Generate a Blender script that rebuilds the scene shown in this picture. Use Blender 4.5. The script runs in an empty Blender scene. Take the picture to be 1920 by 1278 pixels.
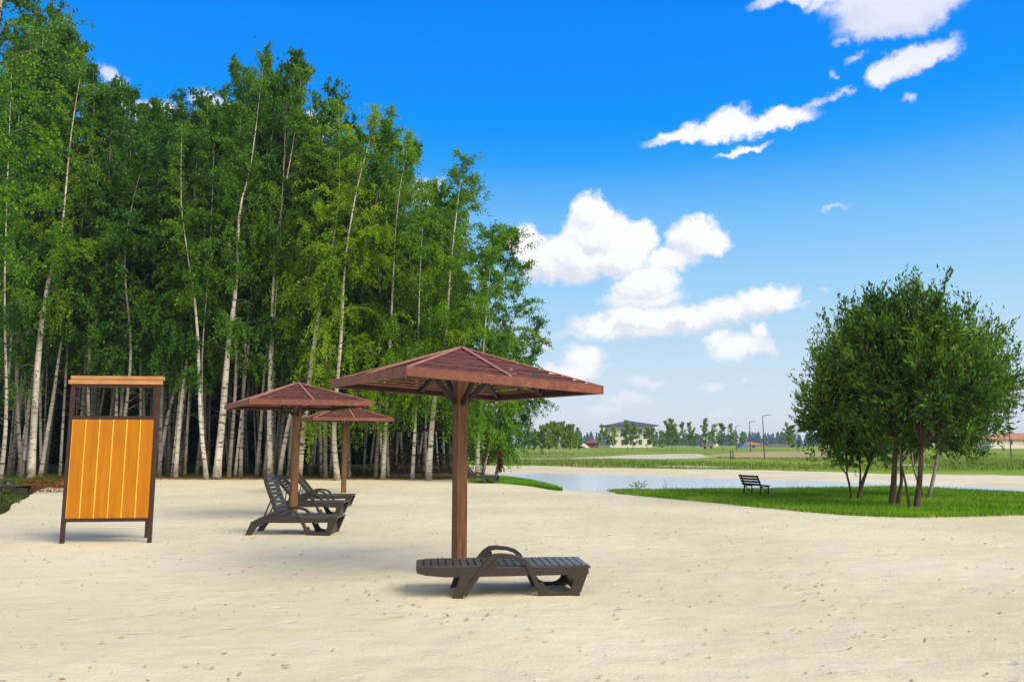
import bpy, bmesh, math, random
import numpy as np
from mathutils import Vector, Matrix, noise
R = math.radians
random.seed(7); RNG = np.random.default_rng(7)
SC = bpy.context.scene
COL = SC.collection

# ------------------------------------------------------------------ camera
FPX = 1450.0; EYE = 1.6; HZ = 834.0
PITCH = math.atan((HZ-639)/FPX)
cam = bpy.data.cameras.new("camera"); camo = bpy.data.objects.new("camera", cam); COL.objects.link(camo)
camo.location = (0, 0, EYE); camo.rotation_euler = (R(90)+PITCH, 0, 0)
cam.sensor_width = 36; cam.lens = FPX/1920*36; cam.clip_start = .05; cam.clip_end = 6000
SC.camera = camo
SC.view_settings.view_transform = 'Standard'; SC.view_settings.look = 'None'
SC.view_settings.exposure = 0.0; SC.view_settings.gamma = 1

def ray(px, py):
    u = (px-960)/FPX; v = (639-py)/FPX
    return Vector((u, math.cos(PITCH)-v*math.sin(PITCH), math.sin(PITCH)+v*math.cos(PITCH)))
def gp(px, py, z=0.0):
    d = ray(px, py); t = (z-EYE)/d.z
    return Vector((d.x*t, d.y*t, z))
def at(px, py, Y):
    d = ray(px, py); t = Y/d.y
    return Vector((d.x*t, Y, EYE+d.z*t))
def far_h(Y): 
    t = min(1, max(0, (Y-90)/160)); return .8*t*t*(3-2*t)
def azel(px, py):
    d = ray(px, py).normalized()
    return math.degrees(math.atan2(d.x, d.y)), math.degrees(math.asin(d.z))

# ------------------------------------------------------------------ sun
SUN_TO = Vector((.62, -.52, .72)).normalized()
sl = bpy.data.lights.new("sun", 'SUN'); so = bpy.data.objects.new("sun", sl); COL.objects.link(so)
sl.energy = 4.0; sl.angle = R(36); sl.color = (1, .93, .78)
so.rotation_euler = SUN_TO.to_track_quat('Z', 'Y').to_euler()
SUN_EL = math.asin(SUN_TO.z); SUN_AZ = math.atan2(SUN_TO.x, SUN_TO.y)

# ------------------------------------------------------------------ node helpers
def s2l(c):
    return tuple(((v/255)/12.92 if v <= 10 else (((v/255)+.055)/1.055)**2.4) for v in c)+(1,)
class NT:
    def __init__(s, t): s.t = t; s.n = t.nodes; s.l = t.links
    def new(s, ty, **k):
        n = s.n.new(ty)
        for a, b in k.items(): setattr(n, a, b)
        return n
    def link(s, a, b): s.l.new(a, b)
    def put(s, sock, v):
        if isinstance(v, bpy.types.NodeSocket): s.l.new(v, sock)
        else: sock.default_value = v
    def math(s, op, a, b=None, c=None, clamp=False):
        n = s.new('ShaderNodeMath', operation=op, use_clamp=clamp)
        s.put(n.inputs[0], a)
        if b is not None: s.put(n.inputs[1], b)
        if c is not None: s.put(n.inputs[2], c)
        return n.outputs[0]
    def vm(s, op, a, b=None):
        n = s.new('ShaderNodeVectorMath', operation=op)
        s.put(n.inputs[0], a)
        if b is not None: s.put(n.inputs[1], b)
        return n.outputs['Value'] if op == 'LENGTH' else n.outputs[0]
    def scale(s, a, f):
        n = s.new('ShaderNodeVectorMath', operation='SCALE'); s.put(n.inputs[0], a); n.inputs['Scale'].default_value = f
        return n.outputs[0]
    def noise(s, vec, sc, det=4, rough=.55, color=False, dist=0):
        n = s.new('ShaderNodeTexNoise'); s.put(n.inputs['Vector'], vec)
        n.inputs['Scale'].default_value = sc; n.inputs['Detail'].default_value = det; n.inputs['Roughness'].default_value = rough
        n.inputs['Distortion'].default_value = dist
        return n.outputs['Color'] if color else n.outputs['Fac']
    def mr(s, v, a, b, c=0, d=1, smooth=True):
        n = s.new('ShaderNodeMapRange'); n.interpolation_type = 'SMOOTHSTEP' if smooth else 'LINEAR'; n.clamp = True
        s.put(n.inputs[0], v)
        for i, x in enumerate((a, b, c, d)): s.put(n.inputs[1+i], x)
        return n.outputs[0]
    def mix(s, f, a, b, bt='MIX'):
        n = s.new('ShaderNodeMix', data_type='RGBA', blend_type=bt)
        s.put(n.inputs['Factor'], f); s.put(n.inputs['A'], a); s.put(n.inputs['B'], b)
        return n.outputs['Result']
    def ramp(s, f, stops, interp='LINEAR'):
        n = s.new('ShaderNodeValToRGB'); e = n.color_ramp.elements; n.color_ramp.interpolation = interp
        while len(e) < len(stops): e.new(.5)
        for i, (p, c) in enumerate(stops): e[i].position = p; e[i].color = c if len(c) == 4 else tuple(c)+(1,)
        s.put(n.inputs[0], f); return n.outputs[0]

# ------------------------------------------------------------------ world: daylight sky with clouds
W = bpy.data.worlds.new("World"); SC.world = W; W.use_nodes = True
w = NT(W.node_tree); w.n.clear()
tc = w.new('ShaderNodeTexCoord'); sep = w.new('ShaderNodeSeparateXYZ'); w.link(tc.outputs['Generated'], sep.inputs[0])
X_, Y_, Z_ = sep.outputs
az = w.math('DEGREES', w.math('ARCTAN2', X_, Y_)); el = w.math('DEGREES', w.math('ARCSINE', Z_))
cmb = w.new('ShaderNodeCombineXYZ'); w.link(az, cmb.inputs[0]); w.link(el, cmb.inputs[1]); P = cmb.outputs[0]
sky = w.new('ShaderNodeTexSky', sky_type='NISHITA'); sky.sun_disc = False; sky.sun_elevation = SUN_EL; sky.sun_rotation = SUN_AZ
sky.air_density = 1; sky.dust_density = .6; sky.ozone_density = 3
nish = w.mix(1.0, sky.outputs[0], (.10, .10, .10, 1), 'MULTIPLY')
grad = w.ramp(w.math('MULTIPLY_ADD', el, 1/90, 0), [
    (0.0, s2l((232, 236, 243))), (1.5/90, s2l((228, 235, 244))), (5.5/90, s2l((206, 229, 246))), (11/90, s2l((165, 216, 253))),
    (16.5/90, s2l((116, 193, 255))), (20.5/90, s2l((40, 163, 255))), (23/90, s2l((0, 152, 255))), (31/90, s2l((0, 134, 255))), (1.0, s2l((5, 95, 225)))])
skycol = w.mix(.96, nish, grad)
# blobs: px ellipse (cx, cy, rx, ry, rot deg), solid and faint
solid = [(1682,22,108,38,0),(1640,2,80,30,0),(1735,2,62,36,0),(1718,106,70,22,12),(1655,132,30,20,25),(1480,-2,46,10,0),(1560,-2,40,12,0),
 (1275,260,44,9,6),(1330,243,42,15,4),(1378,230,40,23,0),(1440,226,38,12,6),(1470,216,42,15,0),(1390,280,30,5,10),
 (1108,402,40,34,0),(1118,440,62,48,0),(1085,480,88,44,0),(1150,482,70,40,0),(1195,458,32,32,0),(1028,500,48,28,0),(985,462,28,32,0),
 (1300,445,44,32,0),(1330,452,34,28,0),(1262,486,44,20,10),(1215,530,58,34,10),(1205,560,62,18,0),
 (1120,608,42,22,0),(1190,600,66,26,0),(1270,600,80,22,0),(1350,588,66,24,8),(1430,562,50,28,10),(1470,560,24,26,0),(1200,622,110,10,0),
 (1380,650,46,20,4),(1345,636,20,14,0),(1418,622,12,16,0),
 (1095,672,34,22,0),(1070,694,52,18,0)]
faint = [(1580,75,20,9,0),(1600,103,20,6,12),(1566,132,10,10,0),(1530,186,30,8,18),(1572,170,26,9,6),(1702,184,18,9,0),(1360,200,18,8,20),
 (1212,712,46,14,4),(1336,722,36,12,4),(1178,750,64,17,0),(1392,716,16,6,0),(1352,768,34,7,0),(1040,722,44,16,0),(1130,772,50,10,0),(1500,580,24,8,0),
 (1572,390,28,6,4),(1440,650,14,30,0),(212,150,44,22,-12),(285,215,90,34,0),(400,190,44,26,0),(590,240,50,30,0),(120,130,60,28,0),(800,360,40,30,0),
 (1545,545,14,5,0),(1010,640,40,14,0)]
def blob_group(name, blobs):
    g = bpy.data.node_groups.new(name, 'ShaderNodeTree')
    g.interface.new_socket('P', in_out='INPUT', socket_type='NodeSocketVector')
    g.interface.new_socket('D', in_out='OUTPUT', socket_type='NodeSocketFloat')
    q = NT(g); gi = q.new('NodeGroupInput'); go = q.new('NodeGroupOutput')
    acc = None
    for (cx, cy, rx, ry, rt) in blobs:
        a0, e0 = azel(cx, cy); k = 1.0
        a1, _ = azel(cx+rx, cy); _, e1 = azel(cx, cy-ry)
        sx, sy = abs(a1-a0), abs(e1-e0)
        m = q.new('ShaderNodeMapping', vector_type='TEXTURE'); pin = gi.outputs[0]
        if acc is not None:      # chained so that the shader is evaluated one ellipse after another
            ch = q.new('ShaderNodeVectorMath', operation='MULTIPLY_ADD'); q.link(acc, ch.inputs[0]); ch.inputs[1].default_value = (1e-6, 1e-6, 0); q.link(pin, ch.inputs[2]); pin = ch.outputs[0]
        q.link(pin, m.inputs[0])
        m.inputs['Location'].default_value = (a0, e0, 0); m.inputs['Rotation'].default_value = (0, 0, R(rt)); m.inputs['Scale'].default_value = (sx, sy, 1)
        rr = min(sx, sy)*.8+.25
        v = q.math('MULTIPLY_ADD', q.vm('LENGTH', m.outputs[0]), -rr, rr)
        acc = v if acc is None else q.math('SMOOTH_MAX', acc, v, .12)
    q.link(acc, go.inputs[0]); return g
gs = blob_group('cumulus', solid); gf = blob_group('wisps', faint); gsh = blob_group('cloud_shade', [b for b in solid if b[2]*b[3] > 1250])
def warp(p, seed=0):
    n1 = w.noise(p, .42, 7, .60, True); n2 = w.noise(p, 2.2, 4, .6, True)
    a = w.scale(w.vm('SUBTRACT', n1, (.5, .5, .5)), 2.6)
    b = w.scale(w.vm('SUBTRACT', n2, (.5, .5, .5)), .55)
    return w.vm('ADD', p, w.vm('ADD', a, b))
def ev(g, p):
    n = w.new('ShaderNodeGroup'); n.node_tree = g; w.link(p, n.inputs[0]); return n.outputs[0]
Pz = w.vm('MULTIPLY', P, (1, 1, 0)); Pw = warp(Pz)
def after(p, d):
    ch = w.new('ShaderNodeVectorMath', operation='MULTIPLY_ADD'); w.link(d, ch.inputs[0]); ch.inputs[1].default_value = (1e-6, 1e-6, 0); w.link(p, ch.inputs[2]); return ch.outputs[0]
D1 = ev(gs, Pw); D1u = ev(gsh, after(w.vm('ADD', Pw, (.35, .8, 0)), D1))
D2 = ev(gf, after(Pw, D1u))
puff = w.noise(Pz, .9, 6, .6)
A1 = w.mr(D1, -.48, w.mr(el, 8, 16, .40, .14, False))
A2 = w.math('MULTIPLY', w.mr(w.math('ADD', D2, w.math('MULTIPLY_ADD', puff, .9, -.48)), -.15, .55), .78)
shade = w.mr(w.math('ADD', w.math('SUBTRACT', D1u, D1), w.math('MULTIPLY_ADD', puff, .9, -.45)), -.25, .75)
ccol = w.mix(shade, s2l((255, 255, 255)), s2l((228, 231, 243)))
ccol = w.mix(w.mr(el, 22, 27, 0, .45), ccol, s2l((190, 205, 250)))
c1 = w.mix(A2, skycol, s2l((240, 243, 252)))
c2 = w.mix(A1, c1, ccol)
# unseen broken cloud added over and behind the viewpoint to neutralise blue sky light
bn = w.noise(tc.outputs['Generated'], 2.3, 7, .6)
back = w.math('MULTIPLY', w.mr(Y_, .35, -.25), w.mr(bn, .30, .52))
back = w.math('MULTIPLY', back, w.mr(Z_, -.02, .06))
c3 = w.mix(back, c2, (.80, .76, .70, 1))
bg = w.new('ShaderNodeBackground'); w.link(c3, bg.inputs[0]); bg.inputs[1].default_value = 1.0
wo = w.new('ShaderNodeOutputWorld'); w.link(bg.outputs[0], wo.inputs[0])

# ------------------------------------------------------------------ materials
def mat(name):
    m = bpy.data.materials.new(name); m.use_nodes = True; t = NT(m.node_tree); t.n.clear()
    o = t.new('ShaderNodeOutputMaterial'); b = t.new('ShaderNodeBsdfPrincipled'); t.link(b.outputs[0], o.inputs[0])
    return m, t, b, o
def bump(t, b, h, st, d=.02):
    n = t.new('ShaderNodeBump'); n.inputs['Strength'].default_value = st; n.inputs['Distance'].default_value = d
    t.link(h, n.inputs['Height']); t.link(n.outputs[0], b.inputs['Normal'])
def simple(name, c, rough=.7, var=.15, sc=8, bs=.15, spec=.3, stretch=(1,1,1), bd=.01):
    m, t, b, o = mat(name)
    co = t.new('ShaderNodeTexCoord').outputs['Object']
    v = t.vm('MULTIPLY', co, stretch)
    f = t.noise(v, sc, 5, .6)
    lo = tuple(x*(1-var) for x in c)+(1,); hi = tuple(min(1, x*(1+var)) for x in c)+(1,)
    t.link(t.mix(t.mr(f, .3, .7), lo, hi), b.inputs['Base Color'])
    b.inputs['Roughness'].default_value = rough; b.inputs['Specular IOR Level'].default_value = spec
    if bs: bump(t, b, f, bs, bd)
    return m
def wood(name, c, rough=.6, var=.35, grain=(1, 1, 1), spec=.3):
    m, t, b, o = mat(name)
    co = t.new('ShaderNodeTexCoord').outputs['Object']
    oi = t.new('ShaderNodeObjectInfo')
    v = t.vm('ADD', t.vm('MULTIPLY', co, grain), t.vm('MULTIPLY', oi.outputs['Random'], (13, 7, 5)))
    f = t.noise(v, 3, 7, .65); g = t.noise(co, 1.6, 3, .5)
    dark = tuple(x*(1-var) for x in c)+(1,); hi = tuple(min(1, x*(1+var)) for x in c)+(1,)
    col = t.mix(t.mr(f, .3, .7), dark, hi)
    col = t.mix(t.mr(g, .45, .75, 0, .35), col, tuple(x*.55 for x in c)+(1,))
    t.link(col, b.inputs['Base Color']); b.inputs['Roughness'].default_value = rough; b.inputs['Specular IOR Level'].default_value = spec
    bump(t, b, f, .35, .004)
    return m
def leaves(name, stops, trans=.42, rough=.5):
    m, t, b, o = mat(name)
    ge = t.new('ShaderNodeNewGeometry'); oi = t.new('ShaderNodeObjectInfo')
    f = t.math('MULTIPLY_ADD', oi.outputs['Random'], .3, t.math('MULTIPLY', ge.outputs['Random Per Island'], .7))
    n = t.noise(ge.outputs['Position'], .55, 2)
    f = t.math('MULTIPLY_ADD', t.math('SUBTRACT', n, .5), 1.1, f, clamp=True)
    col = t.ramp(f, stops)
    t.link(col, b.inputs['Base Color']); b.inputs['Roughness'].default_value = rough; b.inputs['Specular IOR Level'].default_value = .25
    tr = t.new('ShaderNodeBsdfTranslucent'); t.link(t.mix(1, col, (1.25, 1.35, .55, 1), 'MULTIPLY'), tr.inputs[0])
    mx = t.new('ShaderNodeMixShader'); mx.inputs[0].default_value = trans
    t.link(b.outputs[0], mx.inputs[1]); t.link(tr.outputs[0], mx.inputs[2]); t.link(mx.outputs[0], o.inputs[0])
    return m
M = {}
M['birch_leaf'] = leaves('birch_leaf', [(0, (.032, .105, .010)), (.4, (.088, .22, .010)), (.75, (.19, .35, .011)), (1, (.31, .44, .015))])
M['birch_leaf_lime'] = leaves('birch_leaf_lime', [(0, (.04, .125, .006)), (.35, (.115, .26, .008)), (.7, (.235, .39, .010)), (1, (.36, .47, .015))])
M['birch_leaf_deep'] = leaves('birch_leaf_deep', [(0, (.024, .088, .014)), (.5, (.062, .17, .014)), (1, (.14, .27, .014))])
M['willow_leaf'] = leaves('willow_leaf', [(0, (.016, .060, .010)), (.35, (.055, .145, .014)), (.7, (.15, .28, .022)), (1, (.31, .43, .05))], .28)
M['rust_leaf'] = leaves('rust_leaf', [(0, (.05, .012, .006)), (1, (.16, .04, .015))], .2)
M['straw'] = leaves('straw', [(0, (.30, .20, .07)), (.6, (.48, .36, .15)), (1, (.60, .48, .26))], .1)
M['dry_leaf'] = leaves('dry_leaf', [(0, (.10, .03, .008)), (.5, (.22, .09, .02)), (1, (.34, .17, .04))], .2)
M['young_leaf'] = leaves('young_leaf', [(0, (.12, .20, .04)), (.5, (.20, .31, .05)), (1, (.31, .42, .08))], .4)
M['meadow'] = leaves('meadow', [(0, (.09, .15, .02)), (.5, (.17, .25, .03)), (.85, (.27, .30, .07)), (1, (.40, .36, .14))], .3)
M['shade_thicket_leaf'] = leaves('shade_thicket_leaf', [(0, (.006, .016, .005)), (1, (.016, .036, .008))], .1)  # near-black leaves: shade of the grove put into the colour
M['far_leaf'] = leaves('far_leaf', [(0, (.02, .05, .015)), (1, (.045, .09, .02))], .15)
M['grass'] = leaves('grass', [(0, (.055, .16, .004)), (.45, (.12, .29, .006)), (.8, (.24, .39, .014)), (1, (.42, .40, .09))], .3)
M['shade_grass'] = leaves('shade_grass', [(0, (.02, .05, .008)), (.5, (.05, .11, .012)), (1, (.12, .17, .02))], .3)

def m_bark(name='birch_bark', g=1.0):
    m, t, b, o = mat(name)
    ge = t.new('ShaderNodeNewGeometry'); tcx = t.new('ShaderNodeTexCoord'); oi = t.new('ShaderNodeObjectInfo')
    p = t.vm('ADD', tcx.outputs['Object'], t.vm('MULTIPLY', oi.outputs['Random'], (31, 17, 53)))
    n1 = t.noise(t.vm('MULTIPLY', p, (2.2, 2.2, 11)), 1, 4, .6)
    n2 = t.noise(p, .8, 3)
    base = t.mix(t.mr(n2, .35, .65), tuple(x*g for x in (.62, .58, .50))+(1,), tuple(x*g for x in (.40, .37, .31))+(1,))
    mark = t.math('MULTIPLY', t.mr(n1, .55, .62), .92)
    c = t.mix(mark, base, (.028, .024, .02, 1))
    se = t.new('ShaderNodeSeparateXYZ'); t.link(tcx.outputs['Object'], se.inputs[0])
    nb = t.noise(p, 3.5, 4)
    low = t.mr(t.math('MULTIPLY_ADD', nb, 1.6, se.outputs[2]), 1.7, .7, 0, .85)
    c = t.mix(low, c, (.12, .085, .05, 1))
    at_ = t.new('ShaderNodeAttribute'); at_.attribute_name = 'thin'
    c = t.mix(at_.outputs['Fac'], c, (.15, .12, .08, 1))
    t.link(c, b.inputs['Base Color']); b.inputs['Roughness'].default_value = .75; b.inputs['Specular IOR Level'].default_value = .2
    bump(t, b, n1, .3, .02)
    return m
M['bark'] = m_bark(); M['shaded_bark'] = m_bark('shaded_birch_bark', .52); M['pale_bark'] = m_bark('pale_birch_bark', .85)  # darkened copy for interior trunks: grove shade painted into the bark
M['willow_bark'] = simple('willow_bark', (.085, .062, .042), .9, .4, 9, .6, .1, (1, 1, .25), .03)

def m_sand():
    m, t, b, o = mat('sand')
    p = t.new('ShaderNodeTexCoord').outputs['Object']
    big = t.noise(p, .22, 5, .6); mid = t.noise(t.vm('MULTIPLY', p, (.8, 1.25, 1)), 2.6, 5, .62); fine = t.noise(p, 21, 5, .7); grit = t.noise(p, 120, 2, .6)
    c = t.mix(t.mr(big, .35, .65), (.62, .55, .37, 1), (.71, .645, .455, 1))
    c = t.mix(t.mr(mid, .50, .72, 0, .40), c, (.58, .47, .25, 1))
    c = t.mix(t.mr(fine, .58, .74, 0, .40), c, (.40, .31, .16, 1))
    c = t.mix(t.mr(fine, .42, .28, 0, .30), c, (.74, .69, .52, 1))
    c = t.mix(t.mr(grit, .62, .74, 0, .5), c, (.30, .24, .15, 1))
    t.link(c, b.inputs['Base Color']); b.inputs['Roughness'].default_value = .95; b.inputs['Specular IOR Level'].default_value = .1
    h = t.math('ADD', t.math('MULTIPLY', mid, 1.2), t.math('ADD', t.math('MULTIPLY', fine, .45), t.math('MULTIPLY', grit, .08)))
    vo = t.new('ShaderNodeTexVoronoi', feature='SMOOTH_F1'); vo.inputs['Scale'].default_value = 2.1; vo.inputs['Smoothness'].default_value = .25
    t.link(t.vm('ADD', t.vm('MULTIPLY', p, (1, 1.5, 1)), t.scale(t.noise(p, 2.5, 3, .6, True), .35)), vo.inputs['Vector'])
    foot = t.math('MULTIPLY', t.mr(vo.outputs['Distance'], .07, .24), t.mr(t.noise(p, .35, 3), .40, .58))
    h = t.math('ADD', h, t.math('MULTIPLY', foot, .55))
    bump(t, b, h, .62, .042)
    return m
M['sand'] = m_sand()
def m_turf(name, a, b2, c3, sc=1.5, soil=(.32, .27, .17, 1), thr=.62):
    m, t, b, o = mat(name)
    p = t.new('ShaderNodeTexCoord').outputs['Object']
    n1 = t.noise(t.vm('MULTIPLY', p, (.35, 1, 1)), sc*.12, 6, .65); n2 = t.noise(p, sc*6, 4, .7)
    c = t.mix(t.mr(n1, .38, .6), a, b2); c = t.mix(t.mr(n2, .45, .7, 0, .6), c, c3)
    c = t.mix(t.mr(n1, thr, thr+.08, 0, .8), c, soil)
    t.link(c, b.inputs['Base Color']); b.inputs['Roughness'].default_value = 1; b.inputs['Specular IOR Level'].default_value = 0
    bump(t, b, n2, .8, .05)
    return m
M['turf'] = m_turf('turf', (.075, .25, .005, 1), (.11, .30, .006, 1), (.05, .17, .005, 1), 2, (.10, .17, .03, 1), .60)
M['field'] = m_turf('field', (.13, .27, .018, 1), (.25, .31, .06, 1), (.24, .24, .07, 1), 1.1, (.40, .35, .19, 1), .54)
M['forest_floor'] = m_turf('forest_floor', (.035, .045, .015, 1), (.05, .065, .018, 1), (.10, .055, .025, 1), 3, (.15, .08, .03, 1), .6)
M['dirt'] = simple('dirt', (.55, .48, .36), .95, .15, .6, .3, .1, (.4, 1, 1), .05)
M['ochre'] = simple('ochre_soil', (.36, .30, .13), .95, .3, .3, .3, .1, (.3, 1, 1), .05)
def m_water():
    m, t, b, o = mat('water')
    p = t.new('ShaderNodeTexCoord').outputs['Object']
    n = t.noise(t.vm('MULTIPLY', p, (1, 2.2, 1)), 3.0, 4, .6); n2 = t.noise(p, .5, 2, .5)
    b.inputs['Base Color'].default_value = (.42, .50, .56, 1); b.inputs['Roughness'].default_value = .16; b.inputs['IOR'].default_value = 1.33
    bump(t, b, t.math('ADD', n, n2), .30, .05)
    return m
M['water'] = m_water()
M['red_wood'] = wood('red_wood', (.20, .068, .044), .55, .3, (3, 3, 3))
M['slat_wood'] = wood('slat_wood', (.120, .042, .031), .6, .3, (2.5, 2.5, 2.5), .2)
M['cap_wood'] = wood('cap_wood', (.42, .19, .15), .45, .2, (3, 3, 3))
M['post_wood'] = wood('post_wood', (.130, .060, .024), .6, .45, (9, 9, .9))
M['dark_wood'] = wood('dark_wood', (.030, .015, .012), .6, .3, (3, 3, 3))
M['dark_plank'] = wood('dark_plank', (.12, .075, .05), .7, .3)
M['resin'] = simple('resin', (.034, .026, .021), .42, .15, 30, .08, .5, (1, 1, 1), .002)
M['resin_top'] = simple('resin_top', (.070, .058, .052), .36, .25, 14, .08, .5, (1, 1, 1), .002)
M['brown_paint'] = simple('brown_paint', (.050, .020, .018), .45, .2, 12, .05, .4, (1,1,1), .003)
M['beam_wood'] = wood('beam_wood', (.50, .24, .09), .6, .2, (1, 6, 6))
def m_board():
    m, t, b, o = mat('orange_board')
    p = t.new('ShaderNodeTexCoord').outputs['Object']
    n = t.noise(t.vm('MULTIPLY', p, (14, 14, 1.3)), 1, 6, .65); g = t.noise(p, 1.5, 5, .6)
    c = t.mix(t.mr(n, .3, .7), (.44, .150, .001, 1), (.53, .195, .001, 1))
    c = t.mix(t.mr(g, .52, .75, 0, .55), c, (.36, .15, .008, 1))
    k = t.noise(p, 7, 2); c = t.mix(t.mr(k, .72, .78, 0, .6), c, (.20, .10, .03, 1))
    t.link(c, b.inputs['Base Color']); b.inputs['Roughness'].default_value = .45; b.inputs['Specular IOR Level'].default_value = .3
    bump(t, b, n, .25, .004)
    return m
M['board'] = m_board()
M['lit_bevel'] = simple('lit_board_bevel', (.80, .47, .06), .5, .1, 5, 0)  # pale strips paint the light that the plank bevels catch
M['steel'] = simple('lamp_steel', (.10, .10, .11), .5, .2, 5, 0)
M['wall_white'] = simple('wall_white', (.72, .69, .62), .9, .08, .4, 0)
M['roof_slate'] = simple('roof_slate', (.075, .080, .13), .6, .2, .8, 0)
M['roof_orange'] = simple('roof_orange', (.45, .20, .09), .8, .2, .8, 0)
M['roof_red'] = simple('roof_red', (.24, .07, .06), .8, .2, .8, 0)
M['glass'] = simple('dark_glass', (.05, .07, .09), .15, .1, 1, 0, .6)
M['blue'] = simple('blue_tarp', (.05, .17, .5), .7, .1, 1, 0)
M['grey'] = simple('grey_board', (.16, .16, .17), .8, .2, 1, 0)
M['orange_cloth'] = simple('orange_panel', (.60, .16, .08), .8, .15, 3, 0)
M['cream'] = simple('cream_panel', (.62, .50, .26), .8, .15, 3, 0)

# ------------------------------------------------------------------ objects
def tag(o, label=None, cat=None, group=None, kind=None):
    if label: o['label'] = label
    if cat: o['category'] = cat
    if group: o['group'] = group
    if kind: o['kind'] = kind
    return o
def empty(name, loc=(0, 0, 0), rz=0, **k):
    o = bpy.data.objects.new(name, None); COL.objects.link(o); o.location = loc; o.rotation_euler = (0, 0, rz)
    o.empty_display_size = .2
    return tag(o, **k)
def link_mesh(name, me, m, parent=None):
    if m: me.materials.append(m)
    o = bpy.data.objects.new(name, me); COL.objects.link(o)
    if parent: o.parent = parent
    return o
def copy_tree(o, parent=None):
    c = o.copy(); COL.objects.link(c)
    if parent: c.parent = parent
    for ch in o.children: copy_tree(ch, c)
    return c
class MB:
    def __init__(s): s.v = []; s.f = []; s.sm = False
    def add(s, vs, fs):
        k = len(s.v); s.v += [tuple(v) for v in vs]; s.f += [tuple(i+k for i in f) for f in fs]
    def hexa(s, vs):
        s.add(vs, [(0, 3, 2, 1), (4, 5, 6, 7), (0, 1, 5, 4), (1, 2, 6, 5), (2, 3, 7, 6), (3, 0, 4, 7)])
    def box(s, x0, x1, y0, y1, z0, z1):
        s.hexa([(x0, y0, z0), (x1, y0, z0), (x1, y1, z0), (x0, y1, z0), (x0, y0, z1), (x1, y0, z1), (x1, y1, z1), (x0, y1, z1)]); return s
    def bar(s, a, b, wd, ht, up=(0, 0, 1)):
        a = Vector(a); b = Vector(b); d = (b-a).normalized(); u = Vector(up)
        side = d.cross(u)
        if side.length < 1e-4: side = d.cross(Vector((1, 0, 0)))
        side.normalize(); u2 = side.cross(d).normalized()
        sw = side*wd/2; uh = u2*ht/2
        s.hexa([a-sw-uh, a+sw-uh, b+sw-uh, b-sw-uh, a-sw+uh, a+sw+uh, b+sw+uh, b-sw+uh]); return s
    def tube(s, pts, rad, n=8, cap=True):
        pts = [Vector(p) for p in pts]; k = len(s.v); m = len(pts)
        for i, p in enumerate(pts):
            d = (pts[min(i+1, m-1)]-pts[max(i-1, 0)]).normalized()
            ref = Vector((1, 0, 0)) if abs(d.x) < .9 else Vector((0, 1, 0))
            a = d.cross(ref).normalized(); b = d.cross(a)
            for j in range(n):
                t = 2*math.pi*j/n; s.v.append(tuple(p+(a*math.cos(t)+b*math.sin(t))*rad[i]))
        for i in range(m-1):
            for j in range(n):
                j2 = (j+1) % n; s.f.append((k+i*n+j, k+i*n+j2, k+(i+1)*n+j2, k+(i+1)*n+j))
        if cap: s.f.append(tuple(k+j for j in range(n))[::-1]); s.f.append(tuple(k+(m-1)*n+j for j in range(n)))
        return s
    def ribbon(s, pts, wid, y0, y1):
        # a band drawn in the XZ plane with thickness y0..y1
        m = len(pts); A = []; B = []
        for i in range(m):
            p0 = Vector(pts[max(i-1, 0)]); p1 = Vector(pts[min(i+1, m-1)]); d = (p1-p0).normalized(); n = Vector((-d.y, d.x))
            wv = (wid[i] if isinstance(wid, (list, tuple)) else wid)/2
            p = Vector(pts[i]); A.append(p+n*wv); B.append(p-n*wv)
        k = len(s.v)
        for i in range(m):
            for q in (A[i], B[i]):
                s.v.append((q.x, y0, q.y)); s.v.append((q.x, y1, q.y))
        for i in range(m-1):
            a = k+i*4; b = a+4
            s.f += [(a, b, b+1, a+1), (a+2, a+3, b+3, b+2), (a, a+2, b+2, b), (a+1, b+1, b+3, a+3)]
        s.f += [(k, k+1, k+3, k+2), (k+4*(m-1), k+4*(m-1)+2, k+4*(m-1)+3, k+4*(m-1)+1)]
        return s
    def prism(s, poly, y0, y1):
        k = len(s.v); m = len(poly)
        for x, z in poly: s.v.append((x, y0, z))
        for x, z in poly: s.v.append((x, y1, z))
        s.f.append(tuple(range(k, k+m))); s.f.append(tuple(range(k+2*m-1, k+m-1, -1)))
        for i in range(m):
            j = (i+1) % m; s.f.append((k+i, k+m+i, k+m+j, k+j))
        return s
    def build(s, name, m, parent=None, bevel=0, smooth=False):
        me = bpy.data.meshes.new(name); me.from_pydata(s.v, [], s.f)
        bm = bmesh.new(); bm.from_mesh(me); bmesh.ops.recalc_face_normals(bm, faces=bm.faces)
        if bevel:
            bmesh.ops.remove_doubles(bm, verts=bm.verts, dist=1e-5)
            es = [e for e in bm.edges if len(e.link_faces) == 2 and e.calc_face_angle(0) > .6]
            bmesh.ops.bevel(bm, geom=es, offset=bevel, segments=1, affect='EDGES', clamp_overlap=True)
        bm.to_mesh(me); bm.free()
        if smooth:
            me.polygons.foreach_set('use_smooth', [True]*len(me.polygons))
        return link_mesh(name, me, m, parent)

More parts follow.
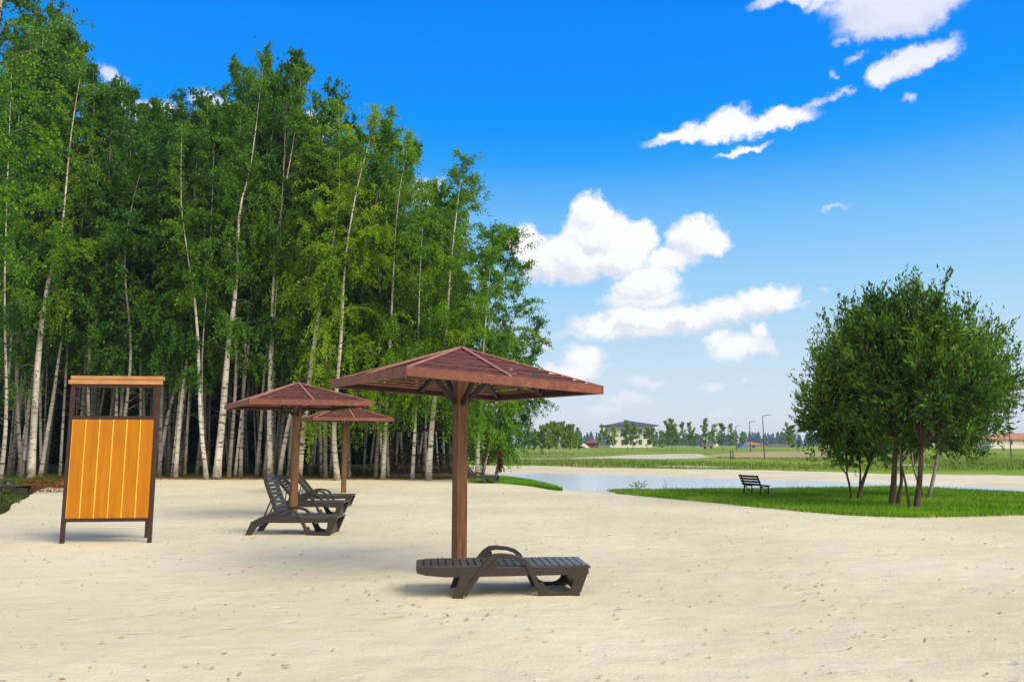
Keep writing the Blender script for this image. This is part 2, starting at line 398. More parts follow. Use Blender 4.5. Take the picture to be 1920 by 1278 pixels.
# ------------------------------------------------------------------ ground: sand terrain with the pond basin
def pts(l, z=0): return [gp(x, y, z) for x, y in l]
WL = -.10
pond = pts([(905, 889), (940, 887.4), (1020, 887.2), (1100, 888), (1200, 891), (1300, 894.5), (1450, 899.5), (1650, 905.5), (1920, 915), (2350, 930),
            (2350, 958), (1920, 932), (1600, 922), (1300, 925), (1180, 925), (1120, 921.5), (1070, 919), (1045, 915.5), (1010, 907), (970, 899), (930, 894)], WL)
pp = np.array([(p.x, p.y) for p in pond])
def sdist(q, poly):
    d = np.full(len(q), 1e9); ins = np.zeros(len(q), bool); n = len(poly)
    for i in range(n):
        a = poly[i]; b = poly[(i+1) % n]; e = b-a; v = q-a
        t = np.clip((v@e)/(e@e), 0, 1); d = np.minimum(d, np.hypot(*(v-t[:, None]*e).T))
        c = ((a[1] > q[:, 1]) != (b[1] > q[:, 1]))
        xs = (b[0]-a[0])*(q[:, 1]-a[1])/((b[1]-a[1]) if b[1] != a[1] else 1e-9)+a[0]
        ins ^= c & (q[:, 0] < xs)
    return np.where(ins, -d, d)
def spaced(lo, hi, s0, c0, g, s_max=6):
    out = [c0]; s = s0; x = c0
    while x < hi: x += s; out.append(x); s = min(s_max, max(s0, s0+abs(x-c0-4)*g if abs(x-c0) > 4 else s0))
    x = c0; s = s0
    while x > lo: x -= s; out.insert(0, x); s = min(s_max, max(s0, s0+abs(x-c0-4)*g if abs(x-c0) > 4 else s0))
    return np.array(out)
gx = spaced(-90, 90, .06, 0, .022); gy = spaced(-40, 85, .06, 5.5, .014)
GX, GY = np.meshgrid(gx, gy); q = np.stack([GX.ravel(), GY.ravel()], 1)
sd = sdist(q, pp)
sm = lambda t: (lambda u: u*u*(3-2*u))(np.clip(t, 0, 1))
zz = np.where(sd > 0, WL*(1-sm(sd/2.2)), WL-.35*sm(-sd/2.5))
nz = np.array([noise.noise((x*1.1, y*1.5, 0))*.014+noise.noise((x*3.7, y*4.6, 3))*.013+noise.noise((x*9, y*11, 5))*.006 if abs(x) < 18 and 2 < y < 28 else noise.noise((x*1.1, y*1.5, 0))*.014 for x, y in q])
zz = zz+nz*.8*sm((sd-.3)/2)
for mx_, my_ in ((-.659, 9.907), (-4.747, 17.12), (-5.572, 26.02)):
    zz += .055*np.exp(-((q[:, 0]-mx_)**2+(q[:, 1]-my_)**2)/.075)
nx, ny = len(gx), len(gy)
idx = np.arange(nx*ny).reshape(ny, nx)
fc = np.stack([idx[:-1, :-1], idx[:-1, 1:], idx[1:, 1:], idx[1:, :-1]], -1).reshape(-1, 4)
def np_mesh(name, V, Fq, k=4):
    me = bpy.data.meshes.new(name); me.vertices.add(len(V)); me.vertices.foreach_set('co', np.asarray(V, np.float32).ravel())
    me.loops.add(Fq.size); me.loops.foreach_set('vertex_index', Fq.astype(np.int32).ravel())
    me.polygons.add(len(Fq)); me.polygons.foreach_set('loop_start', np.arange(0, Fq.size, k, dtype=np.int32))
    me.update(calc_edges=True); me.validate(); return me
me = np_mesh('sand', np.stack([q[:, 0], q[:, 1], zz], 1), fc)
me.polygons.foreach_set('use_smooth', [True]*len(me.polygons))
tag(link_mesh('sand', me, M['sand']), kind='structure')

def sheet(name, poly, z, m, skirt=.1, step=.4, wig=.0, zf=None, kind='structure', nscale=.7):
    bm = bmesh.new(); out = []
    n = len(poly)
    for i in range(n):
        a = poly[i]; b = poly[(i+1) % n]; L = (b-a).length; st = step*max(1, (a.y+b.y)/120)
        k = max(1, int(L/st))
        k = min(k, 60)
        for j in range(k):
            p = a.lerp(b, j/k); s_ = wig*max(1, p.y/40)
            out.append(Vector((p.x+noise.noise((p.x*nscale, p.y*nscale, 1))*s_+noise.noise((p.x*4, p.y*4, 1))*s_*.4, p.y+noise.noise((p.x*nscale, p.y*nscale, 9))*s_+noise.noise((p.x*4, p.y*4, 7))*s_*.4, z+(zf(p.y) if zf else 0))))
    vs = [bm.verts.new(p) for p in out]
    f = bm.faces.new(vs)
    if f.normal.z < 0: f.normal_flip()
    bm.normal_update()
    if f.normal.z < 0: bmesh.ops.reverse_faces(bm, faces=[f])
    r = bmesh.ops.extrude_face_region(bm, geom=[f]) if False else None
    lo = [bm.verts.new(v.co-Vector((0, 0, skirt))) for v in vs]
    for i in range(len(vs)):
        j = (i+1) % len(vs); bm.faces.new((vs[i], lo[i], lo[j], vs[j]))
    bmesh.ops.triangulate(bm, faces=[f])
    me = bpy.data.meshes.new(name); bm.to_mesh(me); bm.free()
    o = link_mesh(name, me, m); tag(o, kind=kind); return o
# water
wm = bmesh.new(); cen = sum(pond, Vector())/len(pond)
wf = wm.faces.new([wm.verts.new((p.x+(1.5 if p.x > cen.x else -1.2)*0, p.y, WL)) for p in pond]); wm.normal_update()
bmesh.ops.triangulate(wm, faces=[wf])
me = bpy.data.meshes.new('pond_water'); wm.to_mesh(me); wm.free()
wat = link_mesh('pond_water', me, M['water']); tag(wat, kind='structure')
# far field: fan of rows beyond the sandy far bank
ne = [(-900, 860.2), (0, 860.2), (700, 860.2), (830, 860.2), (862, 872), (980, 873), (1050, 875), (1100, 877), (1190, 878), (1270, 880), (1360, 880.5), (1450, 883), (1550, 885), (1658, 889), (1800, 890), (1920, 893), (2400, 905), (3200, 925)]
V = []; cols = []
for i in range(len(ne)-1):
    for j in range(24):
        t = j/24; cols.append((ne[i][0]*(1-t)+ne[i+1][0]*t, ne[i][1]*(1-t)+ne[i+1][1]*t))
rows = [0, .02, .05, .1, .16, .24, .34, .46, .6, .8, 1.1, 1.6, 2.4, 3.6, 5, 8, 14, 30]
for (x, y) in cols:
    p = gp(x, y); wv = noise.noise((p.x*.35, p.y*.35, 2))*1.6+noise.noise((p.x*1.5, p.y*1.5, 2))*.5
    p = Vector((p.x, p.y+wv, 0))
    for r_ in rows:
        Y = p.y*(1+r_*2.5); V.append((p.x*Y/p.y, Y, far_h(Y)+.06-(.10 if r_ == 0 else 0)))
nr = len(rows); nc = len(cols)
idx = np.arange(nc*nr).reshape(nc, nr)
fc = np.stack([idx[:-1, :-1], idx[1:, :-1], idx[1:, 1:], idx[:-1, 1:]], -1).reshape(-1, 4)
tag(link_mesh('field', np_mesh('field', V, fc), M['field']), kind='structure')
def fp(l):
    out = []
    for x, y in l:
        z = 0
        for _ in range(12):
            p = gp(x, y, z); z = far_h(p.y)
        out.append(Vector((p.x, p.y, 0)))
    return out
PATHS = []
def far_sheet(name, l, m, dz):
    PATHS.append(fp(l))
    P_ = fp(l); n = len(P_)//2          # near edge then far edge reversed: build a strip so that it follows the rise
    V = []; cnt = 0
    nearl = P_[:n]; farl = P_[n:][::-1]
    for a, b in zip(nearl, farl):
        for k in range(5):
            p = a.lerp(b, k/4); V.append((p.x, p.y, far_h(p.y)+.06+dz))
    idx = np.arange(n*5).reshape(n, 5)
    fc = np.stack([idx[:-1, :-1], idx[1:, :-1], idx[1:, 1:], idx[:-1, 1:]], -1).reshape(-1, 4)
    o = link_mesh(name, np_mesh(name, V, fc), m); tag(o, kind='structure')
far_sheet('dirt_path', [(860, 861.5), (950, 862), (1060, 862), (1110, 861), (1160, 861), (1240, 862), (1300, 860.5), (1345, 858), (1345, 857.5), (1310, 851.5), (1270, 851.5), (1180, 853.5), (1120, 857.5), (1060, 860.5), (950, 860.5), (860, 860.3)], M['dirt'], .03)
far_sheet('bare_soil', [(1320, 856), (1380, 859), (1440, 860), (1500, 859), (1560, 856), (1600, 853), (1600, 850), (1560, 846.5), (1500, 846), (1440, 847), (1380, 849), (1320, 854)], M['ochre'], .05)
far_sheet('sand_patch', [(1215, 875.5), (1260, 877), (1320, 878), (1380, 877.5), (1380, 876.6), (1320, 875.6), (1260, 875), (1215, 874.9)], M['dirt'], .02)
far_sheet('sand_patch', [(1660, 874), (1700, 875), (1760, 874), (1760, 872.5), (1700, 872), (1660, 873)], M['dirt'], .02)
# grass island with trees
isl = pts([(1148, 921.6), (1200, 919.3), (1300, 918.2), (1450, 917.3), (1560, 915), (1660, 913.2), (1740, 915.5), (1800, 919), (1920, 925), (2300, 938),
           (2300, 950), (2050, 960), (1920, 964.5), (1840, 967), (1720, 970), (1600, 966), (1500, 958), (1420, 950), (1350, 943), (1250, 934), (1180, 927)])
sheet('grass_island', isl, .035, M['turf'], .5, .15, .22)
strip = pts([(880, 893), (925, 893.3), (960, 896), (1000, 902), (1030, 909.5), (1056, 917), (1030, 913.5), (1004, 909), (960, 906.5), (925, 905.5), (880, 903)])
sheet('grass_bank', strip, .05, M['turf'], .5, .3, .06)
flo = pts([(-400, 925), (-60, 912), (40, 902), (110, 899), (200, 895), (400, 895.5), (600, 896.5), (700, 897.5), (800, 898), (860, 898), (900, 897), (925, 893.5), (908, 889.5)])+[Vector((-3.2, 47, 0)), Vector((-4.5, 60, 0)), Vector((-6, 92, 0)), Vector((-75, 92, 0))]
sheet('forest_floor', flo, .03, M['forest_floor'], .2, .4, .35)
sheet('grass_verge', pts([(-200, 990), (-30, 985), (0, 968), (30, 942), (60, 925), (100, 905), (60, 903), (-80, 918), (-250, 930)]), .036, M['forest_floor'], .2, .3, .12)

# ------------------------------------------------------------------ foliage helpers
def leaf_mesh(name, C, A, L, Wd, rng):
    """diamond leaves: centres C, long axes A, lengths L, widths Wd"""
    n = len(C); A = A/np.linalg.norm(A, axis=1)[:, None]
    r = rng.normal(size=(n, 3)); B = np.cross(A, r); B /= np.linalg.norm(B, axis=1)[:, None]
    N = np.cross(A, B)
    L = L[:, None]/2; Wd = Wd[:, None]/2
    V = np.stack([C-A*L, C+B*Wd-A*L*.15+N*Wd*.3, C+A*L, C-B*Wd-A*L*.15+N*Wd*.3], 1).reshape(-1, 3)
    return np_mesh(name, V, np.arange(4*n).reshape(n, 4))
def mark_thin(me, nv_thick):
    a = me.attributes.new('thin', 'FLOAT', 'POINT'); v = np.ones(len(me.vertices), np.float32); v[:nv_thick] = 0
    a.data.foreach_set('value', v)
def path_at(path, t):
    x = t*(len(path)-1); i = min(int(x), len(path)-2); return path[i].lerp(path[i+1], x-i)
def smooth_path(path, n):
    out = []
    m = len(path)
    for k in range(n):
        x = k/(n-1)*(m-1); i = min(int(x), m-2); t = x-i
        p0 = path[max(i-1, 0)]; p1 = path[i]; p2 = path[i+1]; p3 = path[min(i+2, m-1)]
        out.append(.5*((2*p1)+(-p0+p2)*t+(2*p0-5*p1+4*p2-p3)*t*t+(-p0+3*p1-3*p2+p3)*t**3))
    return out
def birch_data(path, r0, cs, Rad, nleaf, seed, lw=(.10, .075), droop=1.0, nb=46, fork=True, bare=6, topw=.12):
    """path: trunk points relative to the base; cs: height fraction where the crown starts"""
    rng = np.random.default_rng(seed); rd = random.Random(seed)
    P_ = smooth_path(path, 18); H = P_[-1].z
    mb = MB(); rad = [max(.010, r0*(1-.95*(i/17))**1.25*(1.25 if i == 0 else 1)) for i in range(18)]
    P_[0].z -= .15
    mb.tube(P_, rad, 8, False)
    nthick = len(mb.v)
    tw = []
    for k in range(nb+bare):
        if k < bare: u = -rd.uniform(.1, .45); t = cs+u*cs
        else: u = ((k-bare+rd.random())/nb); t = cs+(1-cs)*u*.985
        b = path_at(P_, t); azm = rd.uniform(0, 6.283)
        prof = (min(1, .62+1.3*max(u, 0)))*max(0, 1-max(u, 0))**.62+topw*.4
        L = Rad*prof*rd.uniform(.65, 1.15)
        if k < bare: L = Rad*rd.uniform(.25, .5)
        rise = rd.uniform(.5, 1.1)+max(u, 0)*.7; dr = rd.uniform(.35, .9)*droop*(1-.6*max(u, 0))
        pl = []
        for s in (0, .25, .5, .75, 1):
            zz_ = L*(rise*s-dr*s*s)
            pl.append(b+Vector((math.cos(azm)*L*s+rd.uniform(-.06, .06)*L*s, math.sin(azm)*L*s+rd.uniform(-.06, .06)*L*s, zz_)))
        rb = max(.008, r0*.22*(1-t*.8))
        mb.tube(pl, [rb, rb*.8, rb*.55, rb*.35, rb*.15], 4, False)
        if k >= bare:
            for j in range(9):
                s = rd.uniform(.08, 1); x = s*4; i = min(int(x), 3); st = pl[i].lerp(pl[i+1], x-i)
                tw.append((st.x, st.y, st.z, math.cos(azm)*.5+rd.gauss(0, .55), math.sin(azm)*.5+rd.gauss(0, .55), rd.uniform(-.2, .6)+u*.6, (.35+.75*rd.random())*(.30+.70*prof)*Rad/2.0, (1-.7*u)*droop, L*.5+.3))
    for j in range(14):   # leader twigs at the tip
        q1 = rd.uniform(.86, 1); st = path_at(P_, q1); tw.append((st.x, st.y, st.z, rd.gauss(0, .5), rd.gauss(0, .5), .9, rd.uniform(.25, .75), .25, -.12))
    T = np.array(tw); wgt = T[:, 6]*(.3+T[:, 8])*np.exp(np.repeat(rng.normal(size=len(T)//9+2), 9)[:len(T)]*.6); wgt /= wgt.sum()
    ti = rng.choice(len(T), nleaf, p=wgt); u = rng.random(nleaf)**.8; t = T[ti]
    d = t[:, 3:6]; ln = t[:, 6:7]; uu = u[:, None]
    C = t[:, :3]+d*ln*uu+np.stack([0*u, 0*u, -t[:, 7]*1.45*ln[:, 0]*u*u], 1)+rng.normal(size=(nleaf, 3))*(.035+.05*u)[:, None]
    A = rng.normal(size=(nleaf, 3))*.6+np.array([0, 0, -.8])
    sz = rng.uniform(.65, 1.25, nleaf)
    return mb, nthick, C, A, sz*lw[0], sz*lw[1], rng
def birch(name_, base, data, leaf_mat, label, group=None, cat='birch tree', wood_mat=None, rz=0):
    mb, nt, C, A, L, Wd, rng = data
    t = empty(name_, base, rz, label=label, cat=cat, group=group)
    tr = mb.build('trunk', wood_mat or M['bark'], t, 0, True); mark_thin(tr.data, nt)
    me = leaf_mesh('crown', C, A, L, Wd, rng); link_mesh('crown', me, leaf_mat, t)
    return t

# skyline of the grove, photo pixels
SKX = [-60, 10, 75, 160, 200, 245, 335, 385, 405, 490, 545, 575, 590, 640, 715, 760, 800, 860, 890, 925, 965, 985, 1010, 1035, 1045]
SKY = [-60, 0, 60, 105, 185, 170, 165, 180, 130, 68, 95, 150, 235, 200, 210, 265, 345, 300, 330, 425, 435, 495, 600, 650, 830]
def skyline(px): return float(np.interp(px, SKX, SKY))

front = [ # path px, Y, trunk px width, crown start py, radius m, leaves, leaf mat, label
 ([(59,887),(74,674),(90,537),(110,431),(128,250),(150,100)], 37, 15, 600, 2.3, 12000, 'birch_leaf', 'stout leaning white birch left of the orange changing cabin'),
 ([(76,886),(100,740),(117,654),(140,450),(165,250),(175,125)], 39, 9, 560, 1.9, 9000, 'birch_leaf_deep', 'thin birch leaning right beside the stout leaning one left of the cabin'),
 ([(36,882),(62,720),(72,600),(72,300),(75,70)], 40, 8, 560, 2.2, 10000, 'birch_leaf', 'slim grey birch standing just left of the stout leaning birch'),
 ([(2,884),(8,770),(10,500),(20,60)], 36, 11, 520, 2.2, 10000, 'birch_leaf_deep', 'white birch trunk cut by the left edge of the picture'),
 ([(212,889),(216,760),(223,556),(240,350),(248,172)], 39, 9, 520, 2.0, 10000, 'birch_leaf_deep', 'straight white birch seen through the open top of the changing cabin, left one'),
 ([(262,889),(262,760),(268,600),(290,350),(335,168)], 40, 9, 520, 2.1, 10000, 'birch_leaf_deep', 'straight white birch seen through the open top of the changing cabin, right one'),
 ([(296,890),(312,790),(333,690),(352,600),(372,400),(383,185)], 39.5, 9, 560, 1.9, 9000, 'birch_leaf', 'grey birch leaning right just beside the right post of the cabin'),
 ([(329,891),(338,790),(344,713),(352,596),(356,450),(372,270)], 37.5, 10, 600, 1.6, 7000, 'birch_leaf_deep', 'white birch with a rusty foot to the right of the cabin'),
 ([(388,893),(378,790),(368,635),(358,549),(354,478),(345,380),(350,240)], 36.5, 10, 560, 1.4, 6500, 'birch_leaf', 'crooked thin white birch bending left above its foot'),
 ([(406,892),(419,772),(430,635),(442,537),(456,400),(472,300),(488,70)], 36.8, 17, 400, 2.1, 12000, 'birch_leaf', 'tallest thick white birch rising above the grove'),
 ([(451,890),(454,750),(465,600),(480,480),(520,200)], 39, 9, 520, 2.0, 9000, 'birch_leaf_deep', 'slim birch left of the middle parasol with a straight spotted trunk'),
 ([(481,890),(488,800),(500,680),(530,400),(548,100)], 39.5, 10, 440, 2.0, 11000, 'birch_leaf', 'birch behind the left half of the middle parasol with high crown'),
 ([(507,891),(505,770),(507,635),(515,478),(523,400),(545,250),(562,120)], 37.5, 12, 470, 1.9, 10000, 'birch_leaf', 'white birch passing straight up behind the peak of the middle parasol'),
 ([(523,892),(539,811),(560,700),(568,635),(584,513),(598,400),(602,240)], 38, 11, 560, 2.1, 10000, 'birch_leaf_lime', 'leaning birch that crosses behind the middle parasol post'),
 ([(560,892),(582,705),(601,588),(613,517),(625,474),(635,350),(640,200)], 36.5, 12, 640, 2.5, 14000, 'birch_leaf_lime', 'lime green birch leaning right above the two smaller parasols'),
 ([(633,896),(625,800),(640,650),(652,478),(680,330),(708,208)], 35.8, 13, 700, 2.6, 15000, 'birch_leaf_lime', 'full lime green birch directly behind the smallest parasol'),
 ([(652,893),(648,800),(662,600),(705,400),(735,220)], 38.5, 11, 650, 2.4, 12000, 'birch_leaf', 'birch with spotted bark just right of the smallest parasol post'),
 ([(718,896),(724,800),(735,600),(745,400),(768,268)], 36.4, 11, 720, 2.6, 14000, 'birch_leaf_lime', 'birch with brown foot left of the wooden gazebo'),
 ([(773,897),(778,800),(785,650),(790,500),(800,345)], 36, 9, 740, 2.3, 13000, 'birch_leaf_lime', 'thin bright white birch in front of the gazebo railing'),
 ([(803,898),(812,770),(828,680),(836,619),(845,498),(857,367),(868,300)], 35.5, 13, 720, 2.3, 14000, 'birch_leaf', 'white birch with tan foot in front of the gazebo, left of the large parasol post'),
 ([(795,893),(800,780),(815,650),(870,450),(893,335)], 39, 9, 700, 2.0, 11000, 'birch_leaf', 'grey birch close behind the one with the tan foot'),
 ([(894,893),(898,803),(903,700),(915,550),(925,425)], 35, 10, 800, 2.2, 19000, 'birch_leaf', 'lone white birch standing right of the large parasol post'),
 ([(868,890),(880,760),(930,560),(962,436)], 39, 8, 790, 2.2, 19000, 'birch_leaf_deep', 'deep green birch behind the lone birch at the end of the grove'),
 ([(905,889),(925,800),(955,650),(982,497)], 41, 7, 822, 2.1, 19000, 'birch_leaf', 'drooping birch near the right end of the grove'),
 ([(930,888),(950,810),(985,700),(1008,600)], 43, 6, 835, 1.9, 16000, 'birch_leaf_deep', 'low drooping birch, last tree at the right end of the grove'),
]
for i, (pth, Y, wpx, cy, rad, nl, lm, lab) in enumerate(front):
    rd = random.Random(100+i)
    W_ = [at(x, y, Y) for x, y in pth]; base = Vector((W_[0].x, Y, .03)); 
    rel = [p-base for p in W_]; rel[0].z = 0
    for k in range(1, len(rel)): rel[k].y += rd.uniform(-.3, .3)*k/2
    zc = at(0, cy+(55 if pth[0][0] < 700 else 0), Y).z; cs = min(.8, max(.1, zc/rel[-1].z))
    data = birch_data(rel, wpx*.88/FPX*Y/2, cs, rad, int(nl*1.8), 300+i, lw=(.088, .066), nb=50 if nl > 8000 else 36, droop=1.15)
    t = birch('birch_tree', base, data, M[lm], lab)
    if 'lone white birch' in lab:
        rng = np.random.default_rng(5); tip = at(938, 846, Y)-base; n = 260
        C = np.array(tip)+np.stack([rng.normal(size=n)*.07, rng.normal(size=n)*.07, -rng.random(n)*.9], 1)*np.array([1, 1, 1])
        me = leaf_mesh('dead_branch', C, rng.normal(size=(n, 3))*.3+[0, 0, -1], rng.uniform(.1, .2, n), rng.uniform(.05, .08, n), rng)
        db = link_mesh('dead_branch', me, M['rust_leaf'], t); db['label'] = 'rusty brown hanging branch of dead leaves'
        MB().tube([tip+Vector((-.3, 0, 2.4)), tip+Vector((-.1, 0, 1)), tip, tip-Vector((0, 0, .8))], [.02, .015, .012, .006], 5).build('twig', M['willow_bark'], db)
# near tree at the left edge
Yn = 19.5; pth = [(-75, 955), (-66, 600), (-35, 250), (10, -40), (40, -140)]
W_ = [at(x, y, Yn) for x, y in pth]; base = Vector((W_[0].x, Yn, 0)); rel = [p-base for p in W_]; rel[0].z = 0
birch('birch_tree', base, birch_data(rel, .14, .33, 2.5, 26000, 77, lw=(.085, .07), nb=54, droop=.8), M['birch_leaf'], 'nearest birch with large leaves hanging in at the left edge of the picture')

# interior of the grove: shared variants
variants = []
for k in range(6):
    rd = random.Random(900+k); H = 16.0
    rel = [Vector((0, 0, 0)), Vector((rd.uniform(-.3, .3), rd.uniform(-.3, .3), 5)), Vector((rd.uniform(-.7, .7), rd.uniform(-.5, .5), 10)), Vector((rd.uniform(-1, 1), rd.uniform(-.6, .6), H))]
    variants.append(birch_data(rel, (.075 if k < 2 else .10), .30 if k < 4 else .14, 2.3 if k < 4 else 2.7, 12000 if k < 4 else 11000, 500+k, lw=(.135, .10), nb=30, bare=4))
protos = {}; rd = random.Random(42); placed = []
GRP = 'birches standing inside the shaded grove'
def inner(px, Y, k, top, label, grp):
    X = (px-960)/FPX*Y
    if any((X-a)**2+(Y-b)**2 < .45 for a, b in placed): return
    placed.append((X, Y)); mk = 'birch_leaf_deep' if rd.random() < .55 else 'birch_leaf'
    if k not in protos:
        t = birch('birch_tree', (X, Y, .03), variants[k], M['birch_leaf_deep'], label, grp, wood_mat=M['pale_bark' if k in (0, 1) else 'shaded_bark']); protos[k] = t
    else:
        t = copy_tree(protos[k]); t['label'] = label; t['group'] = grp
    zt = at(px, top, Y).z; s = zt/16.0
    t.location = (X, Y, .03); t.scale = (min(1, s*1.05)*rd.uniform(.85, 1.1),)*2+(s,)
    t.rotation_euler = (R(rd.uniform(-2.5, 2.5)), R(rd.uniform(0, 5)), rd.uniform(0, 6.28))
n = 0
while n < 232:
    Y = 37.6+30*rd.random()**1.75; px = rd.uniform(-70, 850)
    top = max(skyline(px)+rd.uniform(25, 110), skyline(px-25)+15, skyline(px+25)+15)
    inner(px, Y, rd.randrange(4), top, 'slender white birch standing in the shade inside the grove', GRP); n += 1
for k in range(34):  # backing row added to block horizon sky light between the trunks
    px = -80+k*28+rd.uniform(-8, 8)
    if px > 870: continue
    inner(px, rd.uniform(64, 74), 4+k % 2, max(skyline(px)+90, 330), 'low branched tree closing the back of the birch grove', 'bushy trees at the back of the grove')

# bushes added to darken the back of the grove; near-black leaves paint its shade
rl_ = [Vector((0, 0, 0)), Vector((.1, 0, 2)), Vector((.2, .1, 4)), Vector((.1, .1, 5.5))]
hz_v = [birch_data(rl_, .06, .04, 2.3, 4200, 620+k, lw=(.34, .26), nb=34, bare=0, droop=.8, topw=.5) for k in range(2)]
hp = {}; rd = random.Random(5)
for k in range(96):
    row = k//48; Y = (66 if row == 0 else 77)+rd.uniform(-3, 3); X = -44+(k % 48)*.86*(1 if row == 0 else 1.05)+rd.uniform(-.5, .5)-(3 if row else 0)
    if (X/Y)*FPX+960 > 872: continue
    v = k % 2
    if v not in hp: hp[v] = t = birch('backing_bush', (X, Y, .03), hz_v[v], M['shade_thicket_leaf'], 'dark leafy bush added to darken the back of the grove', 'added dark bushes at the back of the grove', 'bush', M['willow_bark'])
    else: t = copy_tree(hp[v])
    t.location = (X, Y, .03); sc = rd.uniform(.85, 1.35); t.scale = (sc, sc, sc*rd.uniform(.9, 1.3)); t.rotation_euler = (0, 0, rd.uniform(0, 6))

# ------------------------------------------------------------------ willow clump on the island
def willow(base, stems, crown, nleaf, seed, label, lm='willow_leaf', bark='willow_bark', kinds=('willow tree', 'tree')):
    """stems: list of (points rel, r0); crown: ellipsoids (c, r)"""
    rng = np.random.default_rng(seed); rd = random.Random(seed)
    t = empty(kinds[0].replace(' ', '_'), base, 0, label=label, cat=kinds[0])
    mb = MB(); tips = []
    for pt, r0 in stems:
        P_ = smooth_path([Vector(p) for p in pt], 12); P_[0].z -= .15
        mb.tube(P_, [r0*.85*(1.25 if i == 0 else 1)*(1-.75*i/11) for i in range(12)], 8, False); tips.append((P_, r0))
    nt = len(mb.v); tw = []
    for (c, r) in crown:
        c = Vector(c)
        for k in range(int(46*r[0]*r[2])+18):
            d = Vector((rd.gauss(0, 1), rd.gauss(0, 1), rd.gauss(.25, .9))).normalized()
            e = c+Vector((d.x*r[0], d.y*r[1], d.z*r[2]))*(rd.uniform(.5, 1.0) if rd.random() < .8 else rd.uniform(1.0, 1.25))
            P_, r0 = min(tips, key=lambda q: (q[0][7]-e).length+rd.uniform(0, .6)); s = path_at(P_, rd.uniform(.45, 1))
            m1 = s.lerp(e, .5)+Vector((rd.uniform(-.1, .1), rd.uniform(-.1, .1), .15))
            mb.tube([s, m1, e], [.018, .012, .005], 4, False)
            for j in range(5):
                st = m1.lerp(e, rd.uniform(.1, 1)); o_ = (st-c); o_.normalize()
                tw.append((st.x, st.y, st.z, o_.x*.6+rd.gauss(0, .5), o_.y*.6+rd.gauss(0, .5), .75+rd.gauss(0, .45)+o_.z*.9, rd.uniform(.3, .75)*(1+.35*max(0, o_.z))))
    T = np.array(tw); wg = np.exp(np.repeat(rng.normal(size=len(T)//5+1), 5)[:len(T)]*.7); ti = rng.choice(len(T), nleaf, p=wg/wg.sum()); u = rng.random(nleaf); q_ = T[ti]
    dn = q_[:, 3:6]/np.linalg.norm(q_[:, 3:6], axis=1)[:, None]
    C = q_[:, :3]+dn*(q_[:, 6]*u)[:, None]+rng.normal(size=(nleaf, 3))*.04
    A = dn*1.2+rng.normal(size=(nleaf, 3))*.42
    tr = mb.build('trunk', M[bark], t, 0, True); mark_thin(tr.data, nt)
    sz = rng.uniform(.7, 1.3, nleaf)
    link_mesh('crown', leaf_mesh('crown', C, A, sz*.13, sz*.045, rng), M[lm], t)
    return t
def rel(base, px, py, Y): return at(px, py, Y)-base
def isl_tree(bpx, bpy, stems, crown, nleaf, seed, label, **k):
    b = gp(bpx, bpy, .045); Y = b.y
    st = [([rel(b, x, y, Y+dy) for x, y, dy in s_], r0) for s_, r0 in stems]
    cr = []
    for (x, y, dy, rx, ry) in crown:
        cc = rel(b, x, y, Y+dy); cr.append((cc, (rx/FPX*Y, max(rx, 60)/FPX*Y*.95, ry/FPX*Y)))
    return willow(b, st, cr, nleaf, seed, label, **k)
isl_tree(1597, 935, [([(1597,935,0),(1592,905,0),(1588,880,0),(1600,840,0),(1602,790,.2)], .045), ([(1590,892,0),(1575,870,0),(1560,820,-.1),(1545,770,-.2)], .028)],
    [(1560, 740, 0, 55, 80), (1590, 820, 0, 60, 50), (1572, 862, 0, 40, 30), (1535, 790, 0, 40, 50)], 12000, 11, 'smallest dark willow at the left side of the grass island')
isl_tree(1609, 935, [([(1609,935,0),(1617,905,0),(1626,880,0),(1636,850,0),(1642,800,0),(1640,740,0)], .075), ([(1612,915,.1),(1613,880,.1),(1608,840,.1),(1600,780,.2)], .04)],
    [(1620, 700, .2, 90, 90), (1585, 680, 0, 65, 75), (1640, 790, .2, 60, 60), (1650, 850, .3, 55, 28)], 18000, 12, 'forked dark willow second from the left on the grass island')
isl_tree(1672, 946, [([(1672,946,0),(1676,900,0),(1678,850,0),(1680,780,0),(1670,690,0),(1665,610,0)], .105), ([(1682,940,.1),(1690,905,.1),(1690,860,.1),(1700,780,.1),(1712,690,.2)], .06), ([(1676,870,0),(1660,850,0),(1643,832,0),(1625,800,0)], .03)],
    [(1660, 620, 0, 75, 75), (1620, 640, .2, 55, 60), (1700, 640, .2, 80, 95), (1690, 740, 0, 80, 80), (1655, 700, -.6, 60, 70), (1690, 820, 0, 55, 40)], 30000, 13, 'big twin-trunked willow in the middle of the grass island')
isl_tree(1718, 951, [([(1718,951,0),(1724,905,0),(1727,860,0),(1730,790,0),(1740,690,0),(1745,600,0)], .095)],
    [(1740, 610, 0, 80, 72), (1780, 660, .1, 80, 80), (1740, 720, -.5, 80, 75), (1800, 740, 0, 80, 70), (1770, 810, 0, 60, 40)], 30000, 14, 'broad willow with a straight brown trunk at the near edge of the grass island')
isl_tree(1731, 932, [([(1731,932,0),(1722,905,0),(1712,870,0),(1710,820,0),(1725,740,.3)], .055)],
    [(1730, 790, .3, 50, 60), (1760, 720, .8, 70, 70)], 9000, 15, 'white birch leaning left behind the brown willow trunk on the grass island', lm='birch_leaf', bark='bark', kinds=('birch tree', 'tree'))
